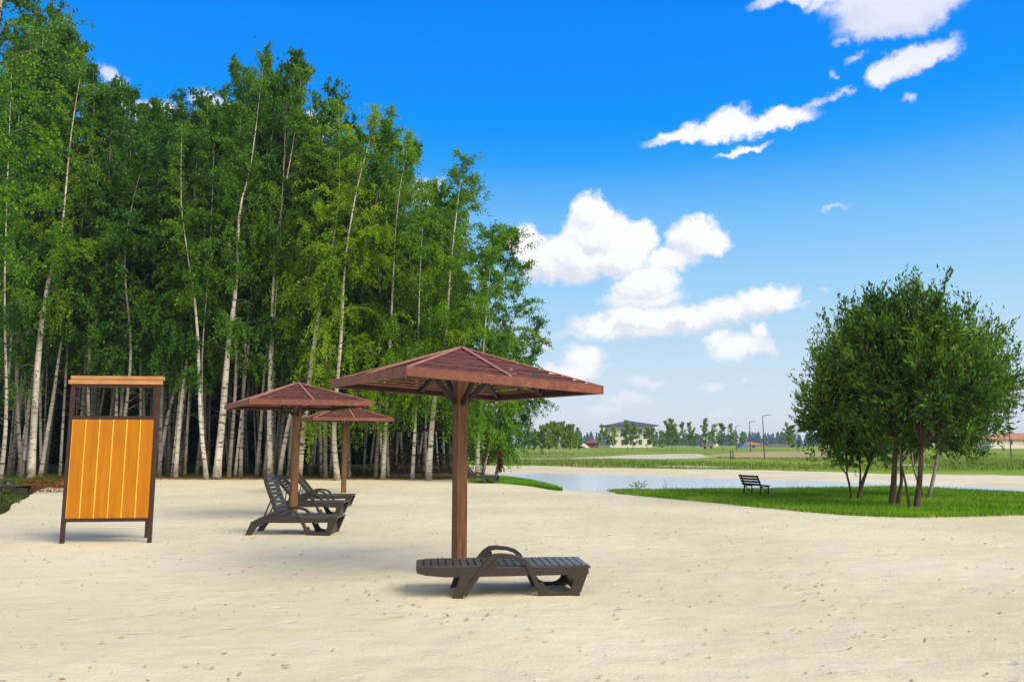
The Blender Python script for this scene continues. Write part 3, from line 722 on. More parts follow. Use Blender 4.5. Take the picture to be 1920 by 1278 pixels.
isl_tree(1741, 933, [([(1741,933,0),(1748,905,0),(1757,860,0),(1765,800,0),(1800,740,.2),(1830,700,.2)], .075)],
    [(1820, 700, .2, 75, 85), (1868, 712, .2, 58, 62), (1905, 735, .2, 45, 45), (1820, 790, .1, 70, 60), (1815, 858, .1, 26, 24), (1790, 850, .2, 36, 20)], 20000, 16, 'white birch leaning right at the right side of the grass island', lm='willow_leaf', bark='bark', kinds=('birch tree', 'tree'))
b = gp(1707, 952, .045)
st_ = MB().tube([(0, 0, -.1), rel(b, 1699, 910, b.y), rel(b, 1690, 870, b.y), rel(b, 1686, 835, b.y)], [.035, .03, .026, .02], 7).build('leaning_pole', M['willow_bark'])
st_.location = b; tag(st_, 'thin bare pole leaning against the twin-trunked willow', 'pole')

# ------------------------------------------------------------------ grass blades, litter, debris
def inside(q, poly): return sdist(q, np.array([(p.x, p.y) for p in poly])) < 0
def scatter(poly, n, rng, ymax=None):
    a = np.array([(p.x, p.y) for p in poly]); lo = a.min(0); hi = a.max(0)
    if ymax: hi[1] = min(hi[1], ymax)
    out = np.zeros((0, 2))
    while len(out) < n:
        q = lo+rng.random((n, 2))*(hi-lo); out = np.vstack([out, q[inside(q, poly)]])
    return out[:n]
def blades(name, pts2, z, h, wd, m, rng, kind_label, cat):
    n = len(pts2); H_ = h*rng.uniform(.5, 1.3, n); a = rng.uniform(0, 6.28, n); le = rng.normal(size=(n, 2))*.35*H_[:, None]
    b0 = np.stack([pts2[:, 0]-np.cos(a)*wd, pts2[:, 1]-np.sin(a)*wd, np.full(n, z)], 1)
    b1 = np.stack([pts2[:, 0]+np.cos(a)*wd, pts2[:, 1]+np.sin(a)*wd, np.full(n, z)], 1)
    tp = np.stack([pts2[:, 0]+le[:, 0], pts2[:, 1]+le[:, 1], z+H_], 1)
    V = np.stack([b0, b1, tp], 1).reshape(-1, 3)
    o = link_mesh(name, np_mesh(name, V, np.arange(3*n).reshape(n, 3), 3), m)
    return tag(o, kind_label, cat, kind='stuff')
rng = np.random.default_rng(3)
clip = [p for p in isl]
g1 = scatter(clip, 90000, rng); g1 = g1[(g1[:, 0]/g1[:, 1] < .72)]
g1 = g1[np.array([noise.noise((x*.9, y*.9, 2))+.9*noise.noise((x*.25, y*.25, 6)) for x, y in g1]) < rng.uniform(.05, .9, len(g1))]
rim = np.array([(p.x, p.y) for k in range(len(isl)) for p in [isl[k].lerp(isl[(k+1) % len(isl)], f) for f in np.linspace(0, 1, 700)]]); rim = rim+rng.normal(size=rim.shape)*.16*rng.random((len(rim), 1))
rim = rim[(np.abs(rim[:, 0]/rim[:, 1]) < .72) & (sdist(rim, pp) > .0)]
g1 = np.vstack([g1, rim])
blades('grass', g1, .02, .085, .012, M['grass'], rng, 'short bright green grass on the island by the pond', 'grass')
blades('grass', scatter(strip, 9000, rng), .045, .07, .012, M['grass'], rng, 'green grass strip on the left bank of the pond', 'grass')
# dark tufts along the edge of the grove
def band(px0, px1, y0, y1, n, rng, z=0):
    a = rng.uniform(px0, px1, n); c = rng.uniform(y0, y1, n)
    return np.array([[*gp(x, y)[:2]] for x, y in zip(a, c)])
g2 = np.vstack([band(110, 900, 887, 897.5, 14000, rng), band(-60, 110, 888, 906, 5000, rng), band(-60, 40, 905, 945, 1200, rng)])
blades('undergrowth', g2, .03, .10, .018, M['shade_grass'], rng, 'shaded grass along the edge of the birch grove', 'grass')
mp = np.array([[*gp(x, y)[:2]] for x, y in zip(rng.uniform(860, 1990, 42000), 872-34*rng.random(42000)**1.3+12*rng.random(42000))])
edge = np.interp((mp[:, 0]/mp[:, 1])*FPX+960, [p[0] for p in ne], [gp(p[0], p[1]).y for p in ne])
mp = mp[(mp[:, 1] > edge+.8) & (mp[:, 1] < 150)]
dens = np.array([noise.noise((x*.06, y*.03, 12)) for x, y in mp]); mp = mp[dens > rng.uniform(-.35, .25, len(mp))]
for l_ in PATHS: mp = mp[~inside(mp, l_)]
zf_ = np.array([far_h(y) for y in mp[:, 1]])+.03
o_ = blades('meadow_grass', mp, 0, .24, .035, M['meadow'], rng, 'rough olive meadow grass beyond the pond', 'grass')
vz = np.empty(len(o_.data.vertices)*3, np.float32); o_.data.vertices.foreach_get('co', vz); vz = vz.reshape(-1, 3); vz[:, 2] += np.repeat(zf_, 3); o_.data.vertices.foreach_set('co', vz.ravel())
def flakes(name, pts2, z, s0, s1, m, rng, lab, cat):
    n = len(pts2); C = np.stack([pts2[:, 0], pts2[:, 1], np.full(n, z)+rng.random(n)*.015], 1)
    A = np.stack([rng.normal(size=n), rng.normal(size=n), rng.normal(size=n)*.12], 1)
    A /= np.linalg.norm(A, axis=1)[:, None]; B = np.cross(A, np.array([0, 0, 1.])+rng.normal(size=(n, 3))*.25); B /= np.linalg.norm(B, axis=1)[:, None]
    L = rng.uniform(s0, s1, n)[:, None]
    V = np.stack([C-A*L/2, C+B*L*.25, C+A*L/2, C-B*L*.25], 1).reshape(-1, 3)
    return tag(link_mesh(name, np_mesh(name, V, np.arange(4*n).reshape(n, 4)), m), lab, cat, kind='stuff')
g3 = np.vstack([band(60, 900, 893.5, 899.5, 7000, rng), band(40, 130, 895, 915, 3500, rng), band(0, 120, 900, 925, 900, rng)])
flakes('leaf_litter', g3, .05, .08, .20, M['dry_leaf'], rng, 'orange fallen leaves where the sand meets the grove', 'leaves')
q = np.stack([rng.uniform(-16, 16, 16000), 4+32*rng.random(16000)**1.2], 1); q = q[np.abs(q[:, 0]) < q[:, 1]*.75+.5]
q = q[(sdist(q, pp) > 1) & ~inside(q, isl)]
cl = np.array([noise.noise((x*.8, y*.8, 4)) for x, y in q]); q = q[cl > rng.uniform(-.5, .5, len(q))]
k_ = len(q)//3
flakes('scattered_leaves', q[:k_], .008, .010, .035, M['dry_leaf'], rng, 'tiny dark dry leaves scattered over the beach sand', 'leaves')
flakes('bleached_twigs', q[k_:], .006, .02, .07, M['straw'], rng, 'pale ochre straw and twigs scattered over the beach sand', 'twigs')

# ------------------------------------------------------------------ parasols
def parasol(px_base, X, Y, yaw, zb, tx, ty, label, grp='wooden slatted parasols on the sand'):
    """zb: height of the lower fascia edge"""
    t = empty('wooden_parasol', (X, Y, 0), yaw, label=label, cat='parasol', group=grp)
    S = 1.3; fh = .105; ap = .45; tl = lambda a, b, z: Vector((a, b, zb+z+tx*a+ty*b))
    # post
    mb = MB(); mb.box(-.073, .073, -.073, .073, -.25, zb+.30); mb.build('post', M['post_wood'], t, .006)
    # fascia boards, butted at the corners
    for k in range(4):
        c, s = [(1, 0), (0, 1), (-1, 0), (0, -1)][k]
        rot = lambda a, b: (a*c-b*s, a*s+b*c)
        m = MB(); vs = []
        for z in (0, fh):
            for a, b in ((-S, -S), (S-.034, -S), (S-.034, -S+.032), (-S, -S+.032)):
                x, y = rot(a, b); vs.append(tl(x, y, z))
        m.hexa(vs); fo = m.build('fascia', M['red_wood'], t, .003); m = MB(); vs = []
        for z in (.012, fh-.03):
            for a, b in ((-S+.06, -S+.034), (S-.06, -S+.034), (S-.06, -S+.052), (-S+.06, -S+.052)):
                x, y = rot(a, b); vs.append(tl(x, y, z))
        m.hexa(vs); m.build('shade_strip', M['dark_wood'], fo)  # dark strip added inside the fascia to paint the underside shade
        # slats of this face
        m = MB(); n = 12; z0 = fh-.012
        for i in range(n):
            f0 = (i+.10)/n; f1 = (i+.60)/n
            if f1 > .985: continue
            def pt(f, side, up): 
                hw = (S-.05)*(1-f); x, y = rot(side*hw*(1-.0), -hw); return tl(x, y, z0+(ap)*f+up)
            j = random.uniform(-.007, .007)
            m.hexa([pt(f0, -1, j), pt(f0, 1, j), pt(f1, 1, j-.004), pt(f1, -1, j-.004), pt(f0, -1, .016+j), pt(f0, 1, .016+j), pt(f1, 1, .012+j), pt(f1, -1, .012+j)])
        m.build('slat_panel', M['slat_wood'], t)
        # rafters under slats, caps over them
        for kind, (a, b) in (('mid', (0, -1)), ('hip', (-1, -1))):
            x, y = rot(a*(S-.06), b*(S-.06)); e = tl(x, y, fh-.045); top = tl(0, 0, fh-.045+ap)
            MB().bar(e, top-(top-e).normalized()*.07, .045, .055).build('rafter', M['dark_wood'], t)
            x, y = rot(a*(S-.03), b*(S-.03)); e = tl(x, y, fh+(.006 if kind == 'mid' else -.004)); top = tl(0, 0, fh+(.016 if kind == 'mid' else .008)+ap)
            d = (top-e).normalized()
            MB().bar(e, top-d*.05, (.034 if kind == 'mid' else .045), .016).build('ridge_cap', M['cap_wood'], t, .002)
        # braces
        x, y = rot(0, -1)
        p0 = Vector((x*.07, y*.07, zb-.16)); p1 = tl(x*.52, y*.52, fh-.02+ap*.55-.04)
        MB().bar(p0, p1, .045, .06).build('brace', M['dark_wood'], t, .003)
    MB().box(-.05, .05, -.05, .05, zb+ap+fh-.01, zb+ap+fh+.022).build('finial', M['slat_wood'], t, .008)
    return t
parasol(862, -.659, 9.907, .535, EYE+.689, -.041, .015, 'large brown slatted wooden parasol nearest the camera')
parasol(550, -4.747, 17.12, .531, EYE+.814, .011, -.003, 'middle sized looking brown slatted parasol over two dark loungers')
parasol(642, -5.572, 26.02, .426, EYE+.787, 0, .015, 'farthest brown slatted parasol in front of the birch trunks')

# ------------------------------------------------------------------ loungers
def lounger(loc, yaw, back, label, grp='dark plastic sun loungers'):
    """x runs from head to foot; back = backrest angle in degrees"""
    t = empty('sun_lounger', loc, yaw, label=label, cat='sun lounger', group=grp)
    Wd = .31; hx = .80; top = .315
    # side frames
    for sgn in (-1, 1):
        y0, y1 = (Wd, Wd+.04) if sgn > 0 else (-Wd-.04, -Wd)
        m = MB()
        if back: m.ribbon([(.42, .255), (.62, .262), (1.0, .262), (1.5, .264), (1.84, .270)], [.05, .085, .09, .09, .085], y0+.004, y1-.004)
        else: m.ribbon([(0, .285), (.10, .272), (.30, .262), (1.0, .262), (1.5, .264), (1.84, .270)], [.045, .07, .09, .09, .09, .085], y0+.004, y1-.004)
        m.build('side_rail', M['resin'], t, .004)
        m = MB()                                        # armrest
        front_ = [(.82, .425), (.90, .432), (1.02, .420), (1.11, .392), (1.165, .345), (1.22, .24), (1.295, .09), (1.335, .012)]; fw_ = [.052, .045, .04, .045, .052, .05, .055, .06]
        if back:
            m.ribbon([(.33, .215), (.45, .280), (.62, .355), (.74, .402)]+front_, [.05, .045, .045, .05]+fw_, y0-.012, y1+.012)
            m.prism([(.46, .225), (.845, .225), (.85, .40), (.80, .405), (.66, .345), (.52, .275)], y0+.006, y1-.006)
        else:
            m.ribbon([(.50, .03), (.57, .13), (.66, .26), (.755, .375)]+front_, [.05, .052, .055, .058]+fw_, y0-.012, y1+.012)
            m.prism([(.60, .225), (.845, .225), (.85, .385), (.82, .41), (.77, .375), (.66, .26)], y0+.006, y1-.006)
        m.build('armrest', M['resin'], t, .005)
        m = MB()                                        # rear leg
        m.prism([(.205, 0), (.315, 0), (.47, .225), (.31, .245)] if back else [(.375, 0), (.48, 0), (.60, .23), (.46, .23)], y0, y1)
        m.build('leg', M['resin'], t, .006)
        m = MB()                                        # foot frame with rounded opening
        m.ribbon([(1.30, .02), (1.40, .022), (1.55, .02), (1.74, .02)], [.04, .035, .035, .04], y0, y1)
        m.prism([(1.30, .035), (1.46, .035), (1.40, .06), (1.36, .11), (1.345, .16), (1.30, .14)], y0+.003, y1-.003)
        m.prism([(1.54, .035), (1.75, .035), (1.83, .235), (1.68, .235), (1.672, .14), (1.64, .08), (1.60, .05)], y0+.003, y1-.003)
        m.build('leg', M['resin'], t, .004)
    (MB().box(.31, .37, -Wd, Wd, .13, .18) if back else MB().box(.47, .53, -Wd, Wd, .13, .18)).build('crossbar', M['resin'], t, .004); MB().box(1.70, 1.73, -Wd, Wd, .03, .22).build('crossbar', M['resin'], t, .004); MB().box(.62, .66, -Wd, Wd, .215, .25).build('crossbar', M['resin'], t, .004)
    m = MB(); x = hx+.02 if back else .02
    if not back:
        pass
    xs = hx+.01; n = 13; pw = (1.86-xs)/n
    for i in range(n):
        a = xs+i*pw; m.box(a, a+pw*.88, -Wd+.002, Wd-.002, top-.022+.006*math.sin(i/n*3), top+.006*math.sin(i/n*3))
    m.box(xs, 1.86, Wd-.02, Wd+.035, top-.03, top-.004); m.box(xs, 1.86, -Wd-.035, -Wd+.02, top-.03, top-.004)
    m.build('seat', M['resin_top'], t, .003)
    a = R(back); ca, sa = math.cos(a), math.sin(a); m = MB(); Lb = .80
    def q(u, y, v): return (hx-u*ca+v*sa*0-(-v)*sa*0-0, y, top-.012+u*sa) if False else (hx-u*ca+v*sa, y, top-.012+u*sa+v*ca)
    def slab(u0, u1, w0, w1, v0, v1):
        m.hexa([q(u0, -w0, v0), q(u1, -w1, v0), q(u1, w1, v0), q(u0, w0, v0), q(u0, -w0, v1), q(u1, -w1, v1), q(u1, w1, v1), q(u0, w0, v1)])
    n = 10
    for i in range(n):
        u0 = .02+i*Lb/n; u1 = u0+Lb/n*.80
        tp = lambda u: Wd-.012 if u < .62 else Wd-.012-.10*((u-.62)/.18)**2
        slab(u0, u1, tp(u0), tp(u1), 0, .018)
    for sg in (-1, 1):
        pr = [(0, Wd), (.62, Wd), (.70, Wd-.02), (.77, Wd-.07), (.80, Wd-.12)]
        for (u0, w0), (u1, w1) in zip(pr[:-1], pr[1:]):
            m.hexa([q(u0, sg*w0, -.05), q(u1, sg*w1, -.05), q(u1, sg*(w1-.035), -.05), q(u0, sg*(w0-.035), -.05), q(u0, sg*w0, .022), q(u1, sg*w1, .022), q(u1, sg*(w1-.035), .022), q(u0, sg*(w0-.035), .022)])
    m.hexa([q(.775, -.22, -.04), q(.81, -.20, -.04), q(.81, .20, -.04), q(.775, .22, -.04), q(.775, -.22, .024), q(.81, -.20, .024), q(.81, .20, .024), q(.775, .22, .024)])
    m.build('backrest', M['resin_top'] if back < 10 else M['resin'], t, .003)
    if back > 10:
        MB().bar((hx-.45*ca, -.15, top+.42*sa), (.45, -.15, .24), .03, .02).bar((hx-.45*ca, .15, top+.42*sa), (.45, .15, .24), .03, .02).build('back_strut', M['resin'], t)
    return t
def place_lounger(pxa, pya, pxb, pyb, back, label, xa=.40, xb=1.72, z=.0):
    """near-side rear foot at pixel a, near-side front foot at pixel b: both on the sand"""
    a = gp(pxa, pya); b_ = gp(pxb, pyb); d = (b_-a); yaw = math.atan2(d.y, d.x)
    if back: xa = .26
    mid = (a+b_)/2; ml = (xa+xb)/2; off = Vector((ml, -.33, 0)); off.rotate(Matrix.Rotation(yaw, 3, 'Z'))
    p = mid-off; return lounger((p.x, p.y, z), yaw, back, label)
place_lounger(853, 1121, 1083, 1116, 0, 'flat dark brown plastic sun lounger at the foot of the nearest parasol')
place_lounger(461, 1003, 622, 1003, 68, 'dark sun lounger with its backrest steeply raised, nearest of the three by the middle parasol')
place_lounger(510, 967, 636, 967, 47, 'dark sun lounger with half raised backrest, just behind the middle parasol post')
place_lounger(542, 951.5, 651, 951, 50, 'dark sun lounger farthest from the camera beside the middle parasol')
place_lounger(862, 905.5, 927, 906, 52, 'far sun lounger with raised back beside the grass bank and the lone birch')
place_lounger(-45, 928, 22, 929, 0, 'slatted dark sun lounger cut by the left edge of the picture')

# ------------------------------------------------------------------ changing cabin
A_ = gp(116, 1018); B_ = gp(285, 1019)
A_ = gp(116, 1018.5); B_ = gp(280, 1016.5)
yaw = math.atan2(B_.y-A_.y, B_.x-A_.x); Wc = (B_-A_).length
cab = empty('changing_cabin', A_, yaw, label='orange plank changing cabin in a dark brown frame under a pale double beam', cat='changing cabin')
Ht = at(124, 720, A_.y).z
for x in (0, Wc): MB().box(x-.03, x+.03, -.03, .03, -.15, Ht).build('post', M['brown_paint'], cab, .004)
inv = Matrix.Rotation(-yaw, 3, 'Z')
lb = inv @ (A_*1.045-A_); rb = inv @ (gp(274, 1008)-A_)
for (x, y) in ((lb.x, lb.y), (rb.x, rb.y)): MB().box(x-.025, x+.025, y-.025, y+.025, -.15, Ht).build('post', M['brown_paint'], cab, .004)
MB().box(.03, Wc-.03, -.025, .025, .345, .40).build('rail', M['brown_paint'], cab, .003)
MB().box(.03, Wc-.03, -.025, .025, 2.03, 2.085).build('rail', M['brown_paint'], cab, .003)
MB().box(.03, Wc-.03, -.025, .025, Ht-.05, Ht-.002).build('rail', M['brown_paint'], cab, .003)
for z_ in (.37, 1.955): MB().bar((lb.x+.03, lb.y, z_), (rb.x-.03, rb.y, z_), .04, .05).build('rail', M['brown_paint'], cab, .003)
m1 = MB(); m2 = MB(); x0 = .032; x1 = Wc-.032; pw = (x1-x0)/6
for i in range(6):
    a = x0+i*pw; m1.box(a+.006, a+pw-.006, -.018, .012, .402, 2.028)
    m2.box(a-.009, a+.009, -.0215, .006, .404, 2.026) if i else m2.box(a, a+.008, -.0205, .006, .404, 2.026)
pn = m1.build('plank_panel', M['board'], cab, .003); m2.build('lit_bevel', M['lit_bevel'], pn)
MB().bar((lb.x+.03, lb.y, 1.165), (rb.x-.03, rb.y, 1.165), .024, 1.526).build('back_panel', M['board'], cab)
MB().box(-.07, Wc+.07, -.055, -.012, Ht-.0, Ht+.072).build('beam', M['beam_wood'], cab, .006)
MB().box(-.06, Wc+.06, .0, .10, Ht+.082, Ht+.145).build('beam', M['beam_wood'], cab, .006)

# ------------------------------------------------------------------ bench on the island
bl = gp(1393, 927, .035); br = bl+Vector((.45, -1.05, 0)); wv = br-bl; Lw = wv.length
bn_ = empty('bench', bl, math.atan2(wv.y, wv.x), label='dark slatted bench with reclined back on the grass island facing the pond', cat='bench'); bn_.scale = (.74, .74, .74)
for x in (.06, Lw-.06):
    m = MB(); m.bar((x, 0, 0), (x, .06, .42), .04, .05, (1, 0, 0)); m.bar((x, .06, .40), (x, -.14, .86), .04, .05, (1, 0, 0)); m.bar((x, .46, 0), (x, .44, .40), .04, .05, (1, 0, 0)); m.bar((x, 0, .385), (x, .50, .395), .04, .04, (1, 0, 0))
    m.bar((x, .10, .36), (x, .42, .12), .03, .03, (1, 0, 0))
    m.build('side_frame', M['dark_wood'], bn_, .004)
m = MB()
for k in range(4): m.box(-.04, Lw+.04, .06+k*.115, .06+k*.115+.09, .42, .445)
m.build('seat', M['dark_wood'], bn_, .003)
m = MB()
for k in range(4):
    f = .12+k*.255; y = .045-.2*f; z = .42+.44*f; m.bar((-.04, y-.02, z), (Lw+.04, y-.02, z), .085, .025, (0, 1, .45))
m.build('backrest', M['dark_wood'], bn_, .003)

# ------------------------------------------------------------------ gazebo in the grove
ga = empty('gazebo', (at(792, 880, 39.5).x, 40.0, .03), R(6), label='dark brown wooden gazebo with crossed railings among the birches', cat='gazebo')
gw = 1.55
MB().box(-gw-.1, gw+.1, -gw-.1, gw+.1, 0, .18).build('floor', M['dark_plank'], ga, .01)
for x, y in ((-gw, -gw), (gw, -gw), (gw, gw), (-gw, gw), (.35, -gw)): MB().box(x-.06, x+.06, y-.06, y+.06, .18, 2.35).build('post', M['dark_wood'], ga)
for x0, x1, ax, c in ((-gw+.06, .29, 'x', -gw), (.41, gw-.06, 'x', -gw), (-gw+.06, gw-.06, 'x', gw), (-gw+.06, gw-.06, 'y', -gw), (-gw+.06, gw-.06, 'y', gw)):
    m = MB(); n = max(2, round((x1-x0)/.55)); st = (x1-x0)/n
    f = (lambda a, z: (a, c, z)) if ax == 'x' else (lambda a, z: (c, a, z))
    m.bar(f(x0, 1.08), f(x1, 1.08), .07, .07); m.bar(f(x0, .28), f(x1, .28), .05, .07)
    for k in range(n):
        m.bar(f(x0+k*st, .30), f(x0+(k+1)*st, 1.05), .03, .06); m.bar(f(x0+k*st, 1.05), f(x0+(k+1)*st, .30), .036, .06)
        if k: m.bar(f(x0+k*st, .30), f(x0+k*st, 1.05), .045, .06)
    m.build('railing', M['dark_wood'], ga)
m = MB(); e = gw+.35
m.add([(-e, -e, 2.35), (e, -e, 2.35), (e, e, 2.35), (-e, e, 2.35), (0, 0, 3.35), (-e, -e, 2.27), (e, -e, 2.27), (e, e, 2.27), (-e, e, 2.27)],
      [(0, 1, 4), (1, 2, 4), (2, 3, 4), (3, 0, 4), (0, 5, 6, 1), (1, 6, 7, 2), (2, 7, 8, 3), (3, 8, 5, 0), (5, 8, 7, 6)])
m.build('roof', M['dark_wood'], ga)
# notice board deep among the trunks
p = at(382, 870, 46)
nb = empty('notice_board', (p.x, 46, .03), 0, label='small board with orange top and cream lower panel seen between birch trunks', cat='board')
for x in (-.32, .32): MB().box(x-.03, x+.03, -.03, .03, 0, 1.9).build('post', M['grey'], nb)
MB().box(-.29, .29, -.02, .02, 1.25, 1.85).build('orange_panel', M['orange_cloth'], nb, .004)
MB().box(-.29, .29, -.015, .015, .35, 1.2).build('cream_panel', M['cream'], nb, .004)

# ------------------------------------------------------------------ far things
def gfar(px, Y): return Vector(((px-960)/FPX*Y, Y, far_h(Y)+.05))
def lamp(px, ytop, Y, arm, label):
    b = gfar(px, Y); H = at(px, ytop, Y).z-b.z
    t = empty('street_lamp', b, 0, label=label, cat='street lamp', group='street lamps beyond the pond')
    r = .07 if Y < 120 else .11
    MB().tube([(0, 0, 0), (0, 0, H*.5), (0, 0, H)], [r, r*.8, r*.6], 8).build('pole', M['steel'], t)
    MB().tube([(0, 0, H-.02), (arm*.35, 0, H+.10), (arm*.8, 0, H+.16)], [r*.5]*3, 6).build('arm', M['steel'], t)
    MB().box(arm*.8, arm*1.25, -.12, .12, H+.10, H+.2).build('lamp_head', M['wall_white'], t, .02)
    return t
lamp(1428, 780, 80, .8, 'nearest dark street lamp beyond the pond, tallest of those left of the willows')
lamp(1403, 791, 150, 1.4, 'second street lamp, just left of the tallest one beyond the pond')
lamp(1377, 799, 165, 1.2, 'faint small street lamp, leftmost beyond the pond')
lamp(1886, 765, 88, .8, 'dark lamp pole at the right edge rising into the birch leaves')
def simple_house(name, px0, px1, Y, ywall, ytop, wallm, roofm, label, cat, over=1.0, depth=10, wins=0, hip=True):
    b = gfar((px0+px1)/2, Y); hw = (px1-px0)/2/FPX*Y; hz = at(960, ywall, Y).z-b.z; tz = at(960, ytop, Y).z-b.z
    t = empty(name, b, 0, label=label, cat=cat)
    w_ = MB().box(-hw, hw, 0, depth, -.2, hz).build('wall', wallm, t)
    e = hw+over; d0, d1 = -over, depth+over; rl = max(.2, e-(depth/2+over)) if hip else e
    MB().add([(-e, d0, hz), (e, d0, hz), (e, d1, hz), (-e, d1, hz), (-rl, depth/2, tz), (rl, depth/2, tz), (-e, d0, hz-.2), (e, d0, hz-.2), (e, d1, hz-.2), (-e, d1, hz-.2)],
             [(0, 1, 5, 4), (1, 2, 5), (2, 3, 4, 5), (3, 0, 4), (0, 6, 7, 1), (1, 7, 8, 2), (2, 8, 9, 3), (3, 9, 6, 0), (6, 9, 8, 7)]) if False else None
    m = MB(); m.add([(-e, d0, hz), (e, d0, hz), (e, d1, hz), (-e, d1, hz), (-rl, depth/2, tz), (rl, depth/2, tz), (-e, d0, hz-.25), (e, d0, hz-.25), (e, d1, hz-.25), (-e, d1, hz-.25)],
             [(0, 1, 5, 4), (1, 2, 5), (2, 3, 4, 5), (3, 0, 4), (0, 6, 7, 1), (1, 7, 8, 2), (2, 8, 9, 3), (3, 9, 6, 0), (6, 9, 8, 7)])
    m.build('roof', roofm, t)
    return t, hw, hz
h1, hw, hz = simple_house('villa', 1143, 1222, 250, 797, 787, M['wall_white'], M['roof_slate'], 'large pale two storey villa with a low dark hipped roof', 'house', 1.9, 14)
for r_ in range(2):
    for k in range(5):
        x = -hw+1.3+k*(2*hw-2.6)/4; z = .9+r_*3.3
        wn = MB().box(x-.55, x+.55, -.06, .02, z, z+1.6).build('window', M['glass'], h1)
        MB().box(x-.62, x+.62, -.09, -.065, z-.12, z-.02).build('sill', M['wall_white'], wn)
m = MB().box(hw+.003, hw+2.6, 1, 1.1, 4.9, 5.0).box(hw+.003, hw+2.6, 1, 1.1, 5.7, 5.78)
for k in range(4): m.box(hw+.5+k*.65, hw+.56+k*.65, 1, 1.1, 0, 5.7)
m.build('balcony', M['grey'], h1)
h2, a, c = simple_house('red_house', 1101, 1121, 235, 829, 823, M['roof_red'], M['roof_red'], 'small red cottage between the young birches and the villa', 'house', .5, 6)
MB().box(-.6, .5, -.05, .02, .3, 1.4).build('window', M['glass'], h2)
h3, a, c = simple_house('orange_roofed_house', 1397, 1425, 230, 833, 828, M['wall_white'], M['roof_orange'], 'low house with orange roof behind the street lamps', 'house', .6, 8)
MB().box(-.8, 0, -.05, .02, .0, 1.0).build('door', M['grey'], h3)
h4, a, c = simple_house('long_white_house', 1850, 2010, 210, 822, 811, M['wall_white'], M['roof_orange'], 'long white walled building with orange roof at the right edge', 'house', .7, 10)
for k in range(6): 
    x = -a+2+k*3.6; MB().box(x-.25, x+.25, -.06, .02, 1.0, 2.3).build('window', M['glass'], h4)
p = gfar(1393, 228); o = MB().add([(-1.2, 0, 0), (1.2, 0, 0), (1.2, 3, 0), (-1.2, 3, 0), (-.8, .4, 1.1), (.9, .4, 1.2), (.9, 2.6, 1.2), (-.8, 2.6, 1.1)], [(0, 1, 5, 4), (1, 2, 6, 5), (2, 3, 7, 6), (3, 0, 4, 7), (4, 5, 6, 7), (0, 3, 2, 1)]) or None
def solid_obj(name, build, m, loc, label, cat, group=None):
    mb = MB(); build(mb); o = mb.build(name, m); o.location = loc; return tag(o, label, cat, group)
solid_obj('covered_pile', lambda m: m.add([(-1.2, 0, 0), (1.2, 0, 0), (1.2, 3, 0), (-1.2, 3, 0), (-.8, .4, 1.1), (.9, .4, 1.2), (.9, 2.6, 1.2), (-.8, 2.6, 1.1)], [(0, 1, 5, 4), (1, 2, 6, 5), (2, 3, 7, 6), (3, 0, 4, 7), (4, 5, 6, 7), (0, 3, 2, 1)]), M['blue'], gfar(1391, 228), 'blue covered pile at the left end of the orange roofed house', 'pile')
solid_obj('sand_heap', lambda m: m.add([(-1.8, 0, 0), (1.8, 0, 0), (1.8, 3, 0), (-1.8, 3, 0), (-.2, 1.5, 1.3), (.4, 1.5, 1.2)], [(0, 1, 5, 4), (1, 2, 5), (2, 3, 4, 5), (3, 0, 4), (0, 3, 2, 1)]), M['dirt'], gfar(1094, 225), 'pale heap in front of the small red cottage', 'heap')
# dark fence and grey shed behind the young trees
fe = empty('board_fence', gfar(1435, 240), 0, label='long low dark fence right of the orange roofed house', cat='fence')
m = MB()
for k in range(40): m.box(k*.32, k*.32+.28, 0, .03, .1, 1.15)
m.build('boards', M['grey'], fe)
for k in range(5): MB().box(k*3.1, k*3.1+.12, .04, .16, 0, 1.3).build('post', M['grey'], fe)
tr = empty('site_trailer', gfar(1327, 200), 0, label='grey site trailer with pale end behind the young birches', cat='trailer')
MB().box(-2, 1.0, 0, 2, .5, 2.0).build('body', M['grey'], tr, .05); MB().box(1.01, 2.3, .2, 1.8, .5, 1.3).build('drawbar_box', M['wall_white'], tr, .03)
for x in (-1.2, .4): MB().tube([(x, -.05, .35), (x, .2, .35)], [.33, .33], 14).build('wheel', M['dark_wood'], tr)
for k, px in enumerate((1370.5, 1374.5)):
    p = fp([(px, 862)])[0]
    solid_obj('stake', lambda m: m.tube([(0, 0, -.1), (.02, 0, .6), (0, 0, .98)], [.05, .05, .04], 6), M['dark_wood'], (p.x, p.y, .06), 'short dark stake beyond the pond, ' + ('left' if k == 0 else 'right') + ' one of a pair', 'stake', 'pair of stakes beyond the pond')

# young birches in the field
yv = []
for k in range(5):
    rd = random.Random(70+k); rl_ = [Vector((0, 0, 0)), Vector((rd.uniform(-.1, .1), 0, 2)), Vector((rd.uniform(-.25, .25), 0, 4)), Vector((rd.uniform(-.25, .25), 0, 6))]
    yv.append(birch_data(rl_, .075, .20, 1.35, 3000, 60+k, lw=(.24, .18), nb=24, bare=0, droop=.5))
yp = {}
yl = [(1013+5.3*k+random.uniform(-2, 2), 791+abs(k-6.5)*1.2+random.uniform(-2, 5), 126+random.uniform(-8, 10), 'slim young birch in the dense clump at the end of the grove', 'young birches in the dense clump', .95) for k in range(14)]
yl += [(1002, 806, 120, 'slim young birch in the dense clump at the end of the grove', 'young birches in the dense clump', .9), (990, 800, 124, 'slim young birch in the dense clump at the end of the grove', 'young birches in the dense clump', .9)]
GV = 'young birches in front of the villa'; LV = 'young birch standing in the field in front of the pale villa'
